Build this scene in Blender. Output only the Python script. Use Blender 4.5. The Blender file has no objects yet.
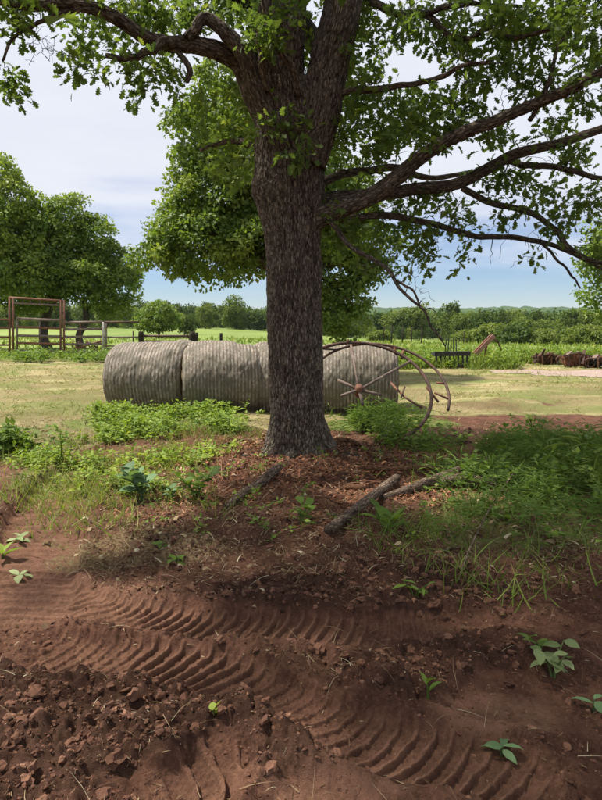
import bpy, math, random
import numpy as np
from mathutils import Matrix, Vector

random.seed(7)
rng = np.random.default_rng(11)
R_ = math.radians
SC = bpy.context.scene
COL = SC.collection

# ------------------------------------------------------------------ camera
EYE, PITCH, FPX = 1.65, 7.4, 601.0
cd = bpy.data.cameras.new('camera'); cam = bpy.data.objects.new('camera', cd); COL.objects.link(cam)
cam.location = (0, 0, EYE); cam.rotation_euler = (R_(90 - PITCH), 0, 0)
cd.sensor_fit = 'VERTICAL'; cd.sensor_height = 24; cd.lens = 12 / (400 / FPX)
cd.clip_start = 0.05; cd.clip_end = 9000
SC.camera = cam

# ------------------------------------------------------------------ sky, sun, exposure
SUN_EL, SUN_AZ = 60.0, -78.0          # azimuth from +Y, positive towards +X
W = bpy.data.worlds.new('World'); SC.world = W; W.use_nodes = True
nt = W.node_tree; nt.nodes.clear()
out = nt.nodes.new('ShaderNodeOutputWorld'); bg = nt.nodes.new('ShaderNodeBackground')
sky = nt.nodes.new('ShaderNodeTexSky'); sky.sky_type = 'NISHITA'; sky.sun_disc = False
sky.sun_elevation = R_(SUN_EL); sky.sun_rotation = R_(SUN_AZ); sky.air_density = 1.0; sky.dust_density = 0.0; sky.ozone_density = 1.0
tc = nt.nodes.new('ShaderNodeTexCoord'); sep = nt.nodes.new('ShaderNodeSeparateXYZ')
nt.links.new(tc.outputs['Generated'], sep.inputs[0])
mp = nt.nodes.new('ShaderNodeMapping'); mp.inputs['Scale'].default_value = (1.6, 1.6, 9.0)
nt.links.new(tc.outputs['Generated'], mp.inputs[0])
nz = nt.nodes.new('ShaderNodeTexNoise'); nz.inputs['Scale'].default_value = 2.2; nz.inputs['Detail'].default_value = 6
nz.inputs['Roughness'].default_value = 0.55
nt.links.new(mp.outputs[0], nz.inputs['Vector'])
ele = nt.nodes.new('ShaderNodeMapRange'); ele.inputs[1].default_value = 0.0; ele.inputs[2].default_value = 0.30
ele.inputs[3].default_value = -0.45; ele.inputs[4].default_value = 0.62; ele.interpolation_type = 'LINEAR'
nt.links.new(sep.outputs[2], ele.inputs[0])
ad = nt.nodes.new('ShaderNodeMath'); ad.operation = 'ADD'
nt.links.new(nz.outputs[0], ad.inputs[0]); nt.links.new(ele.outputs[0], ad.inputs[1])
cr = nt.nodes.new('ShaderNodeMapRange'); cr.inputs[1].default_value = 0.22; cr.inputs[2].default_value = 0.80
cr.interpolation_type = 'SMOOTHSTEP'
nt.links.new(ad.outputs[0], cr.inputs[0])
mx = nt.nodes.new('ShaderNodeMix'); mx.data_type = 'RGBA'
nt.links.new(cr.outputs[0], mx.inputs[0]); tnt = nt.nodes.new('ShaderNodeMix'); tnt.data_type = 'RGBA'; tnt.blend_type = 'MULTIPLY'; tnt.inputs[0].default_value = 1.0; tnt.inputs[7].default_value = (.46, .55, .73, 1)
nt.links.new(sky.outputs[0], tnt.inputs[6]); nt.links.new(tnt.outputs[2], mx.inputs[6])
# cloud sheet: soft mottling between white and pale grey
nz2 = nt.nodes.new('ShaderNodeTexNoise'); nz2.inputs['Scale'].default_value = 3.1; nz2.inputs['Detail'].default_value = 5
nt.links.new(mp.outputs[0], nz2.inputs['Vector'])
cr2 = nt.nodes.new('ShaderNodeMix'); cr2.data_type = 'RGBA'
cr2.inputs[6].default_value = (4.6, 4.9, 5.6, 1); cr2.inputs[7].default_value = (5.65, 5.8, 6.35, 1)
nt.links.new(nz2.outputs[0], cr2.inputs[0]); nt.links.new(cr2.outputs[2], mx.inputs[7])
nt.links.new(mx.outputs[2], bg.inputs[0]); bg.inputs[1].default_value = 0.095
nt.links.new(bg.outputs[0], out.inputs[0])

sl = bpy.data.lights.new('sun', 'SUN'); sl.energy = 5.0; sl.angle = R_(3.0); sl.color = (1.0, 0.95, 0.86)
sun = bpy.data.objects.new('sun', sl); COL.objects.link(sun)
_e, _a = R_(SUN_EL), R_(SUN_AZ)
TOSUN = Vector((math.sin(_a) * math.cos(_e), math.cos(_a) * math.cos(_e), math.sin(_e)))
sun.rotation_euler = TOSUN.to_track_quat('Z', 'Y').to_euler(); sun.location = TOSUN * 60
SC.view_settings.view_transform = 'Standard'; SC.view_settings.look = 'None'
SC.view_settings.gamma = 1.0; SC.view_settings.exposure = 0.74; SC.view_settings.use_curve_mapping = False
SC.cycles.max_bounces = 8; SC.cycles.diffuse_bounces = 5; SC.cycles.transmission_bounces = 4; SC.cycles.transparent_max_bounces = 4

# ------------------------------------------------------------------ helpers
_p = R_(PITCH); CP, SP = math.cos(_p), math.sin(_p)
def ray(px, py):
    x = (px - 301) / FPX; v = (400 - py) / FPX
    return np.array([x, CP + v * SP, -SP + v * CP])
def P(px, py, Y):
    "point of the place seen at photo pixel px,py that stands Y metres ahead"
    d = ray(px, py); return np.array([0, 0, EYE]) + d * (Y / d[1])
def G(px, py):
    d = ray(px, py); return d[:2] * (-EYE / d[2])

def sstep(a, b, x):
    t = np.clip((x - a) / (b - a), 0, 1); return t * t * (3 - 2 * t)
def _hash(ix, iy, iz):
    h = (ix * 374761393 + iy * 668265263 + iz * 2147483647 + 144665) & 0xFFFFFFFF
    h = ((h ^ (h >> 13)) * 1274126177) & 0xFFFFFFFF
    h = ((h ^ (h >> 16)) * 2246822519) & 0xFFFFFFFF
    return ((h ^ (h >> 15)) & 0xFFFF) / 65535.0
def vnoise(x, y, z=0.0):
    x = np.asarray(x, float); y = np.asarray(y, float); z = np.zeros_like(x) + z
    fx, fy, fz = np.floor(x), np.floor(y), np.floor(z)
    ix, iy, iz = fx.astype(np.int64), fy.astype(np.int64), fz.astype(np.int64)
    x, y, z = x - fx, y - fy, z - fz
    x = x * x * x * (x * (x * 6 - 15) + 10); y = y * y * y * (y * (y * 6 - 15) + 10); z = z * z * (3 - 2 * z)
    r = 0
    for dx in (0, 1):
        for dy in (0, 1):
            for dz in (0, 1):
                r = r + _hash(ix + dx, iy + dy, iz + dz) * (x if dx else 1 - x) * (y if dy else 1 - y) * (z if dz else 1 - z)
    return r * 2 - 1
def fbm(x, y, z=0.0, o=4, g=0.5):
    r = 0; a = 1.0
    for i in range(o):
        r = r + a * vnoise(x + 17.3 * i, y - 9.1 * i, z + 3.7 * i); x, y, z = x * 2.03, y * 2.03, z * 2.03; a *= g
    return r

def mesh(name, V, F, mat=None, smooth=True, attrs=None):
    me = bpy.data.meshes.new(name); V = np.asarray(V, np.float32)
    Fs = F if isinstance(F, list) else [F]
    Fs = [np.asarray(f, np.int32) for f in Fs if len(f)]
    me.vertices.add(len(V)); me.vertices.foreach_set('co', V.ravel())
    nl = sum(f.size for f in Fs); npoly = sum(len(f) for f in Fs)
    me.loops.add(nl); me.polygons.add(npoly)
    me.loops.foreach_set('vertex_index', np.concatenate([f.ravel() for f in Fs]))
    tot = np.concatenate([np.full(len(f), f.shape[1], np.int32) for f in Fs])
    me.polygons.foreach_set('loop_start', np.concatenate([[0], np.cumsum(tot)[:-1]]).astype(np.int32))
    me.update(calc_edges=True)
    me.polygons.foreach_set('use_smooth', np.full(npoly, smooth))
    for k, a in (attrs or {}).items():
        a = np.asarray(a, np.float32)
        if a.ndim == 1:
            at = me.attributes.new(k, 'FLOAT', 'POINT'); at.data.foreach_set('value', a)
        else:
            if a.shape[1] == 3: a = np.hstack([a, np.ones((len(a), 1), np.float32)])
            at = me.attributes.new(k, 'FLOAT_COLOR', 'POINT'); at.data.foreach_set('color', a.ravel())
    if mat: me.materials.append(mat)
    return me
def link(name, me, parent=None, loc=None, rot=None):
    o = bpy.data.objects.new(name, me); COL.objects.link(o)
    if parent is not None: o.parent = parent
    if loc is not None: o.location = loc
    if rot is not None: o.rotation_euler = rot
    return o
def tag(o, label=None, cat=None, group=None, kind=None):
    if label: o['label'] = label
    if cat: o['category'] = cat
    if group: o['group'] = group
    if kind: o['kind'] = kind
    return o
def thing(name, label, cat, loc=(0, 0, 0), rz=0.0, group=None):
    o = link(name, None, loc=loc, rot=(0, 0, rz)); o.empty_display_size = 0.1
    return tag(o, label, cat, group)
def dup(o, parent=None):
    c = o.copy(); COL.objects.link(c); c.parent = parent
    for ch in list(o.children): dup(ch, c)
    return c
class Acc:
    "collects vertex/face blocks into one mesh"
    def __init__(s): s.V = []; s.F = {}; s.n = 0; s.A = []
    def add(s, V, F, a=None):
        V = np.asarray(V, float)
        for f in (F if isinstance(F, list) else [F]):
            f = np.asarray(f)
            if len(f): s.F.setdefault(f.shape[1], []).append(f + s.n)
        s.V.append(V); s.n += len(V); s.A.append(np.full(len(V), 0.5) if a is None else np.zeros(len(V)) + a)
    def mesh(s, name, mat, smooth=True):
        return mesh(name, np.vstack(s.V), [np.vstack(v) for v in s.F.values()], mat, smooth, {'tint': np.concatenate(s.A)})
def nrm(v): return v / np.maximum(np.linalg.norm(v, axis=-1, keepdims=True), 1e-9)
def spline(pts, n):
    "Catmull-Rom through rows (any width)"
    p = np.asarray(pts, float); p = np.vstack([2 * p[0] - p[1], p, 2 * p[-1] - p[-2]])
    t = np.linspace(0, len(p) - 3 - 1e-6, n); i = t.astype(int); f = (t - i)[:, None]
    a, b, c, d = p[i], p[i + 1], p[i + 2], p[i + 3]
    return 0.5 * (2 * b + (c - a) * f + (2 * a - 5 * b + 4 * c - d) * f ** 2 + (3 * b - a - 3 * c + d) * f ** 3)
def tube(pts, rad, seg=8, cap=True, disp=None):
    pts = np.asarray(pts, float); n = len(pts); rad = np.zeros(n) + rad
    t = nrm(np.gradient(pts, axis=0)); u = np.zeros((n, 3))
    u0 = np.cross(t[0], [0, 0, 1.0] if abs(t[0][2]) < .9 else [1.0, 0, 0]); u[0] = u0 / np.linalg.norm(u0)
    for i in range(1, n):
        w = u[i - 1] - t[i] * np.dot(u[i - 1], t[i]); u[i] = w / max(np.linalg.norm(w), 1e-9)
    v = np.cross(t, u); th = np.arange(seg) * 2 * np.pi / seg
    N = np.cos(th)[None, :, None] * u[:, None] + np.sin(th)[None, :, None] * v[:, None]
    V = pts[:, None] + rad[:, None, None] * N
    if disp is not None: V = V + N * disp(V, N)[..., None]
    i, j = np.meshgrid(np.arange(n - 1), np.arange(seg), indexing='ij'); j2 = (j + 1) % seg
    F = np.stack([i * seg + j, i * seg + j2, (i + 1) * seg + j2, (i + 1) * seg + j], -1).reshape(-1, 4)
    V = V.reshape(-1, 3); Fl = [F]
    if cap:
        V = np.vstack([V, pts[0], pts[-1]]); k = np.arange(seg); k2 = (k + 1) % seg
        Fl.append(np.vstack([np.stack([np.full(seg, n * seg), k2, k], -1), np.stack([np.full(seg, n * seg + 1), (n - 1) * seg + k, (n - 1) * seg + k2], -1)]))
    return V, Fl
def box(c, s, rot=None):
    V = np.array([[x, y, z] for x in (-.5, .5) for y in (-.5, .5) for z in (-.5, .5)]) * np.asarray(s)
    if rot is not None: V = V @ np.asarray(rot).T
    return V + np.asarray(c), np.array([[0, 1, 3, 2], [4, 6, 7, 5], [0, 4, 5, 1], [2, 3, 7, 6], [0, 2, 6, 4], [1, 5, 7, 3]])
def frames(d, hint):
    y = nrm(d); x = nrm(np.cross(y, hint)); z = np.cross(x, y); return np.stack([x, y, z], -1)   # columns
def scatter(T, TF, pos, fr, sc, tint):
    "copies of template T (k,3) with faces TF, merged -> V, F, tint"
    k = len(T); n = len(pos)
    if np.ndim(sc) == 1: sc = np.asarray(sc)[:, None, None]
    V = np.einsum('nij,nkj->nki', fr, T[None] * sc) + np.asarray(pos)[:, None]
    Fs = [(np.asarray(f)[None] + (np.arange(n) * k)[:, None, None]).reshape(-1, np.asarray(f).shape[1]) for f in (TF if isinstance(TF, list) else [TF])]
    return V.reshape(-1, 3), Fs, np.repeat(tint, k)
def rdir(n, up=0.0):
    d = rng.normal(size=(n, 3)); d = nrm(d); d[:, 2] += up; return nrm(d)

# ------------------------------------------------------------------ materials
def mat(name, build):
    m = bpy.data.materials.new(name); m.use_nodes = True; t = m.node_tree; t.nodes.clear()
    o = t.nodes.new('ShaderNodeOutputMaterial'); build(t, o); return m
def N(t, kind, **kw):
    n = t.nodes.new(kind)
    for k, v in kw.items():
        if k.startswith('i_'):
            key = k[2:]; key = int(key) if key.isdigit() else key.replace('_', ' ')
            n.inputs[key].default_value = v
        else: setattr(n, k, v)
    return n
def noise(t, scale, detail=4, rough=0.55, vec=None, stretch=None, dist=0.0):
    n = N(t, 'ShaderNodeTexNoise'); n.inputs['Scale'].default_value = scale; n.inputs['Detail'].default_value = detail
    n.inputs['Roughness'].default_value = rough; n.inputs['Distortion'].default_value = dist
    c = vec
    if c is None: c = N(t, 'ShaderNodeTexCoord').outputs['Object']
    if stretch:
        m = N(t, 'ShaderNodeMapping'); m.inputs['Scale'].default_value = stretch; t.links.new(c, m.inputs[0]); c = m.outputs[0]
    t.links.new(c, n.inputs['Vector']); return n.outputs[0]
def ramp(t, fac, stops):
    r = N(t, 'ShaderNodeValToRGB'); e = r.color_ramp.elements
    while len(e) < len(stops): e.new(0.5)
    for el, (p, c) in zip(e, stops): el.position = p; el.color = (*c, 1) if len(c) == 3 else c
    t.links.new(fac, r.inputs[0]); return r.outputs[0]
def mix(t, f, a, b, blend='MIX'):
    m = N(t, 'ShaderNodeMix', data_type='RGBA', blend_type=blend)
    for i, v in ((0, f), (6, a), (7, b)):
        if isinstance(v, (int, float)): m.inputs[i].default_value = v
        elif isinstance(v, tuple): m.inputs[i].default_value = (*v, 1) if len(v) == 3 else v
        else: t.links.new(v, m.inputs[i])
    return m.outputs[2]
def rng_map(t, v, a, b, c=0.0, d=1.0):
    m = N(t, 'ShaderNodeMapRange', interpolation_type='SMOOTHSTEP'); m.inputs[1].default_value = a; m.inputs[2].default_value = b
    m.inputs[3].default_value = c; m.inputs[4].default_value = d; t.links.new(v, m.inputs[0]); return m.outputs[0]
def math_(t, op, a, b):
    m = N(t, 'ShaderNodeMath', operation=op)
    for i, v in ((0, a), (1, b)):
        if isinstance(v, (int, float)): m.inputs[i].default_value = v
        else: t.links.new(v, m.inputs[i])
    return m.outputs[0]
def bump(t, h, strength, dist, prev=None):
    b = N(t, 'ShaderNodeBump'); b.inputs['Strength'].default_value = strength; b.inputs['Distance'].default_value = dist
    t.links.new(h, b.inputs['Height'])
    if prev: t.links.new(prev, b.inputs['Normal'])
    return b.outputs[0]
def bsdf(t, o, col, rough=0.8, normal=None, spec=0.3, metal=0.0):
    b = N(t, 'ShaderNodeBsdfPrincipled'); b.inputs['Specular IOR Level'].default_value = spec; b.inputs['Metallic'].default_value = metal
    if isinstance(col, tuple): b.inputs['Base Color'].default_value = (*col, 1)
    else: t.links.new(col, b.inputs['Base Color'])
    if isinstance(rough, (int, float)): b.inputs['Roughness'].default_value = rough
    else: t.links.new(rough, b.inputs['Roughness'])
    if normal: t.links.new(normal, b.inputs['Normal'])
    if o is not None: t.links.new(b.outputs[0], o.inputs[0])
    return b
def attr(t, name):
    a = N(t, 'ShaderNodeAttribute'); a.attribute_name = name; return a
def leafmat(name, stops, trans=0.35, rough=0.6, spec=0.2, tw=(1.25, 1.25, 0.55)):
    def b(t, o):
        c = ramp(t, attr(t, 'tint').outputs['Fac'], stops)
        p = bsdf(t, None, c, rough, spec=spec)
        tr = N(t, 'ShaderNodeBsdfTranslucent'); t.links.new(mix(t, 1.0, c, tw, 'MULTIPLY'), tr.inputs[0])
        m = N(t, 'ShaderNodeMixShader'); m.inputs[0].default_value = trans
        t.links.new(p.outputs[0], m.inputs[1]); t.links.new(tr.outputs[0], m.inputs[2]); t.links.new(m.outputs[0], o.inputs[0])
    return mat(name, b)
M = {}
M['oak_leaf'] = leafmat('oak_leaf', [(0, (.06, .10, .03)), (.5, (.112, .168, .044)), (.85, (.165, .22, .056)), (1, (.22, .265, .065))], .5, tw=(1.4, 1.4, .62))
M['maple_leaf'] = leafmat('maple_leaf', [(0, (.06, .105, .024)), (.6, (.135, .21, .04)), (1, (.24, .30, .06))], .42, .5, .3)
M['far_leaf'] = leafmat('far_leaf', [(0, (.04, .07, .018)), (.6, (.095, .145, .03)), (1, (.18, .22, .05))], .38)
M['grass'] = leafmat('grass', [(0, (.075, .12, .024)), (.5, (.155, .22, .042)), (.8, (.24, .29, .06)), (1, (.44, .38, .17))], .35)
M['weed'] = leafmat('weed', [(0, (.085, .14, .026)), (.5, (.175, .26, .045)), (1, (.31, .38, .065))], .38)
M['weed_blue'] = leafmat('weed_blue', [(0, (.075, .13, .055)), (1, (.17, .27, .12))], .3)
M['weed_pale'] = leafmat('weed_pale', [(0, (.15, .20, .07)), (1, (.33, .37, .18))], .3)
M['feather'] = leafmat('feather', [(0, (.09, .15, .035)), (1, (.21, .31, .08))], .35)
M['straw'] = leafmat('straw', [(0, (.08, .045, .028)), (.55, (.19, .12, .07)), (.85, (.34, .26, .15)), (1, (.46, .40, .26))], .15, .8, .15)
M['stubble'] = leafmat('stubble', [(0, (.12, .19, .04)), (.4, (.28, .29, .09)), (1, (.50, .42, .20))], .2, .8, .15)

def bark(name, dark, lightc, sc=1.0, moss=0.15, own=True):
    def b(t, o):
        v = attr(t, 'bco').outputs['Vector'] if own else N(t, 'ShaderNodeTexCoord').outputs['Object']
        fib = noise(t, 34 * sc, 6, .65, v, (1, 1, .22)); big = noise(t, 3 * sc, 3, .5, v); fine = noise(t, 140 * sc, 3, .6, v, (1, 1, .5))
        ca = attr(t, 'tint').outputs['Fac']
        c = mix(t, rng_map(t, fib, .35, .68), dark, lightc)
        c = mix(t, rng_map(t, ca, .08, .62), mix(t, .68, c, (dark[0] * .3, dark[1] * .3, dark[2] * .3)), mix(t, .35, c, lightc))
        c = mix(t, math_(t, 'MULTIPLY', rng_map(t, big, .52, .72), moss), c, (.13, .15, .07))
        n = bump(t, fib, .7, .012); n = bump(t, fine, .5, .004, n)
        if own:
            wv = N(t, 'ShaderNodeVectorMath', operation='MULTIPLY_ADD'); nz_ = N(t, 'ShaderNodeTexNoise'); nz_.inputs['Scale'].default_value = 26 * sc; nz_.inputs['Detail'].default_value = 3; t.links.new(v, nz_.inputs['Vector'])
            t.links.new(nz_.outputs['Color'], wv.inputs[0]); wv.inputs[1].default_value = (.028, .028, .05); t.links.new(v, wv.inputs[2])
            ms = N(t, 'ShaderNodeMapping'); ms.inputs['Scale'].default_value = (1, 1, .30); t.links.new(wv.outputs[0], ms.inputs[0])
            vo = N(t, 'ShaderNodeTexVoronoi', feature='DISTANCE_TO_EDGE'); vo.inputs['Scale'].default_value = 40 * sc; t.links.new(ms.outputs[0], vo.inputs['Vector'])
            pl = rng_map(t, vo.outputs['Distance'], .02, .20)
            c = mix(t, math_(t, 'MULTIPLY', math_(t, 'SUBTRACT', 1.0, pl), .58), c, (dark[0] * .28, dark[1] * .28, dark[2] * .28)); n = bump(t, pl, .9, .016, n)
        bsdf(t, o, c, .92, n, .12)
    return mat(name, b)
M['bark'] = bark('bark', (.070, .055, .041), (.225, .182, .138))
M['bark_far'] = bark('bark_far', (.045, .036, .028), (.12, .10, .08), own=False)
M['deadwood'] = bark('deadwood', (.11, .075, .053), (.30, .215, .155), 1.4, 0)
M['redwood'] = bark('redwood', (.16, .075, .04), (.33, .18, .10), 2.0, 0)

def rustmat(name, a, b_, c_):
    def b(t, o):
        n1 = noise(t, 9, 6, .65); n2 = noise(t, 60, 4, .6)
        c = mix(t, rng_map(t, n1, .38, .62), a, b_); c = mix(t, rng_map(t, n2, .55, .75), c, c_)
        bsdf(t, o, c, .8, bump(t, n2, .5, .004), .3, .15)
    return mat(name, b)
M['rust'] = rustmat('rust', (.13, .062, .042), (.24, .105, .06), (.30, .20, .15))
M['rust_dark'] = rustmat('rust_dark', (.055, .035, .03), (.12, .065, .045), (.19, .13, .10))
M['rust_pale'] = rustmat('rust_pale', (.13, .09, .07), (.23, .175, .145), (.11, .065, .048))
M['paint_white'] = rustmat('paint_white', (.52, .50, .44), (.40, .33, .27), (.30, .20, .15))
M['iron_dark'] = rustmat('iron_dark', (.03, .03, .032), (.05, .045, .042), (.09, .07, .06))
M['orange_paint'] = rustmat('orange_paint', (.26, .13, .085), (.34, .20, .14), (.18, .09, .06))

def balemat(t, o):
    s = attr(t, 'stripe').outputs['Fac']; v = N(t, 'ShaderNodeTexCoord').outputs['Object']
    n1 = noise(t, 2.2, 4, .6, v); n2 = noise(t, 45, 5, .7, v, (1.0, .35, .35)); n3 = noise(t, 5, 5, .65, v, (1.6, 1, 1)); n4 = noise(t, 130, 3, .6, v)
    hay = mix(t, rng_map(t, n2, .35, .68), (.085, .058, .038), (.25, .19, .135))
    net = mix(t, rng_map(t, n2, .3, .7), (.22, .19, .155), (.55, .51, .455))
    c = mix(t, math_(t, 'MULTIPLY', rng_map(t, s, .46, .84), rng_map(t, n4, .3, .6, .1, .9)), hay, net)
    c = mix(t, math_(t, 'MULTIPLY', rng_map(t, n3, .40, .64), .8), c, (.13, .115, .085))
    c = mix(t, math_(t, 'MULTIPLY', rng_map(t, n1, .46, .68), .6), c, (.13, .115, .08))
    n = bump(t, n2, .8, .012); n = bump(t, n4, .5, .006, n)
    bsdf(t, o, c, .75, n, .25)
M['bale'] = mat('bale_net', balemat)
def endmat(t, o):
    n2 = noise(t, 50, 5, .7)
    bsdf(t, o, mix(t, rng_map(t, n2, .35, .65), (.07, .05, .03), (.25, .19, .12)), .9, bump(t, n2, .9, .02), .1)
M['bale_end'] = mat('bale_end', endmat)

def groundmat(t, o):
    v = N(t, 'ShaderNodeTexCoord').outputs['Object']
    a = N(t, 'ShaderNodeSeparateColor'); t.links.new(attr(t, 'mask').outputs['Color'], a.inputs[0])
    gr, st, dr = a.outputs[0], a.outputs[1], a.outputs[2]
    n_s = noise(t, 7, 6, .65, v); n_m = noise(t, 42, 6, .7, v); n_f = noise(t, 210, 4, .65, v); n_l = noise(t, .55, 5, .6, v)
    n_x = noise(t, .035, 5, .6, v, (1, .35, 1))
    soil = mix(t, rng_map(t, n_s, .32, .68), (.082, .038, .024), (.182, .087, .054))
    soil = mix(t, rng_map(t, n_m, .45, .72, 0, .6), soil, (.28, .14, .086))
    soil = mix(t, rng_map(t, n_f, .60, .78, 0, .5), soil, (.28, .18, .125))
    soil = mix(t, math_(t, 'MULTIPLY', dr, rng_map(t, n_s, .2, .65, .55, 1.0)), soil, (.34, .18, .115))
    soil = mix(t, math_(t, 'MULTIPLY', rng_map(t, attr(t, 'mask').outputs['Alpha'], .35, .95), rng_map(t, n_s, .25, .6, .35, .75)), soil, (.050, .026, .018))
    straw = mix(t, rng_map(t, n_m, .35, .65), (.23, .175, .085), (.40, .345, .17))
    straw = mix(t, rng_map(t, n_f, .40, .64, 0, .6), straw, (.19, .125, .07))
    straw = mix(t, math_(t, 'MULTIPLY', rng_map(t, n_l, .42, .60), .75), straw, (.165, .205, .055))
    grs = mix(t, rng_map(t, n_m, .3, .7), (.10, .15, .035), (.185, .235, .06))
    grs = mix(t, rng_map(t, n_x, .38, .64), grs, (.22, .265, .075))
    grs = mix(t, rng_map(t, n_l, .40, .75, 0, .5), grs, (.12, .18, .04))
    n_w = noise(t, .9, 5, .62, v, (.35, 1.1, 1)); straw = mix(t, math_(t, 'MULTIPLY', rng_map(t, n_w, .48, .62), .7), straw, (.20, .165, .075)); straw = mix(t, math_(t, 'MULTIPLY', rng_map(t, n_w, .48, .36), .55), straw, (.50, .42, .22))
    k = mix(t, rng_map(t, math_(t, 'ADD', st, math_(t, 'MULTIPLY', math_(t, 'SUBTRACT', n_m, .5), .9)), .30, .62), soil, straw)
    k = mix(t, rng_map(t, math_(t, 'ADD', gr, math_(t, 'MULTIPLY', math_(t, 'SUBTRACT', n_s, .5), .8)), .30, .70), k, grs)
    nn = bump(t, n_m, .9, .035); nn = bump(t, n_f, .9, .010, nn)
    bsdf(t, o, k, .93, nn, .12)
M['ground'] = mat('ground', groundmat)
def clodmat(t, o):
    n_s = noise(t, 30, 5, .7); n_f = noise(t, 230, 3, .6)
    c = ramp(t, attr(t, 'tint').outputs['Fac'], [(0, (.045, .023, .016)), (.6, (.12, .058, .037)), (1, (.26, .135, .085))])
    c = mix(t, rng_map(t, n_s, .4, .7, 0, .5), c, (.21, .11, .07))
    bsdf(t, o, c, .95, bump(t, n_f, .7, .006, bump(t, n_s, .6, .015)), .1)
M['clod'] = mat('clod', clodmat)
def gravelmat(t, o):
    n1 = noise(t, 25, 4, .7); n2 = noise(t, 2, 4, .6)
    c = mix(t, rng_map(t, n1, .3, .7), (.24, .17, .14), (.40, .31, .26)); c = mix(t, rng_map(t, n2, .55, .7, 0, .5), c, (.36, .25, .16))
    bsdf(t, o, c, .95, bump(t, n1, .6, .03), .1)
M['gravel'] = mat('gravel', gravelmat)
def hillmat(t, o):
    n1 = noise(t, .03, 6, .65); n2 = noise(t, .006, 4, .6)
    c = mix(t, rng_map(t, n1, .35, .65), (.02, .045, .014), (.055, .10, .025)); c = mix(t, rng_map(t, n2, .55, .7, 0, .3), c, (.11, .15, .045))
    bsdf(t, o, c, .95, None, .05)
M['hill'] = mat('hill', hillmat)

# ------------------------------------------------------------------ terrain
TRACKS = [  # centre line in photo pixels on the ground, half width (m), lug pitch, lug slant
    ([(-60, 548), (0, 574), (60, 598), (110, 617), (180, 629), (250, 633), (330, 635), (400, 634), (460, 626)], .15, .074, .10, .030),
    ([(20, 648), (90, 655), (150, 662), (200, 673), (250, 692), (300, 716), (360, 740), (430, 760), (500, 778), (600, 812)], .165, .072, .30, .032),
    ([(10, 640), (25, 585), (38, 545), (55, 508), (90, 472), (140, 446)], .30, .105, .25, .022),
    ([(150, 830), (200, 790), (225, 765), (262, 742)], .13, .11, .3, .036),
]
TR = []
for pts, hw, pitch, sl_, lh in TRACKS:
    g = spline([G(*q) for q in pts], 720); s = np.concatenate([[0], np.cumsum(np.linalg.norm(np.diff(g, axis=0), axis=1))])
    TR.append((g, s, nrm(np.gradient(g, axis=0)), hw, pitch, sl_, lh))
def track_field(x, y):
    z = np.zeros_like(x); flat = np.zeros_like(x); on = np.zeros_like(x)
    sel = np.where((y < 8.5) & (y > .6) & (np.abs(x) < 5))[0]
    if not len(sel): return z, flat, on
    for g, s, tn, hw, pitch, slant, lh in TR:
        sq = np.stack([x[sel], y[sel]], -1); gc = g[::24]; dm_ = np.concatenate([((c_[:, None] - gc[None]) ** 2).sum(-1).min(1) for c_ in np.array_split(sq, max(1, len(sq) // 40000))]) if len(sq) else np.zeros(0)
        sub = sel[dm_ < (hw + .35) ** 2]
        if not len(sub): continue
        for ch in np.array_split(sub, max(1, len(sub) // 12000)):
            q = np.stack([x[ch], y[ch]], -1)
            d2 = ((q[:, None] - g[None]) ** 2).sum(-1); k = d2.argmin(1); dv = q - g[k]
            lat = dv[:, 0] * -tn[k, 1] + dv[:, 1] * tn[k, 0]; along = s[k] + (dv * tn[k]).sum(-1)
            ends = sstep(0, .25, s[k]) * sstep(0, .25, s[-1] - s[k])
            wob = fbm(q[:, 0] * 3, q[:, 1] * 3, 5.0, 3)
            ad_ = np.abs(lat) + wob * .03; w = sstep(hw + .04, hw - .02, ad_) * ends
            ph = along / pitch + slant * (lat / hw) ** 2 - .75 * lat / hw + wob * .10 + .07 * fbm(q[:, 0] * 14, q[:, 1] * 14, 3.0, 2); f = ph - np.floor(ph)
            lug = (.30 * np.minimum(f / .70, 1) + .70 * sstep(.60, .74, f)) * sstep(1.0, .89, f)
            keep = .40 + .60 * sstep(-.55, .35, fbm(q[:, 0] * 1.7, q[:, 1] * 1.7, 21.0, 3))
            berm = np.exp(-((ad_ - hw - .07) / .055) ** 2) * ends * (.5 + .5 * vnoise(q[:, 0] * 6, q[:, 1] * 6, 2.0))
            z[ch] = z[ch] * (1 - w) + w * (-.045 + lh * lug * keep) + .045 * berm
            flat[ch] = np.maximum(flat[ch], w * (.55 + .45 * (lug > .6)) * keep); on[ch] = np.maximum(on[ch], w)
    return z, flat, on
def blob(x, y, cx, cy, rx, ry, soft=.5, ns=1.2, na=.35):
    d = np.sqrt(((x - cx) / rx) ** 2 + ((y - cy) / ry) ** 2) + na * fbm(x * ns, y * ns, cx * 3.1, 3)
    return sstep(1 + soft * .5, 1 - soft * .5, d)
def pblob(x, y, px, py, rx, ry, **k):
    c = G(px, py); return blob(x, y, c[0], c[1], rx, ry, **k)
TRUNK = G(297, 463)
def far_height(x, y):
    dr = 1.1 + 2.6 * sstep(-15, 40, x + (y - 60) * .12)
    z = -dr * sstep(20, 150, y) + .017 * np.maximum(y - 150, 0)
    return np.where(y > 700, .017 * 550 - dr, z) - sstep(0, 60, -y) * .5
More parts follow.
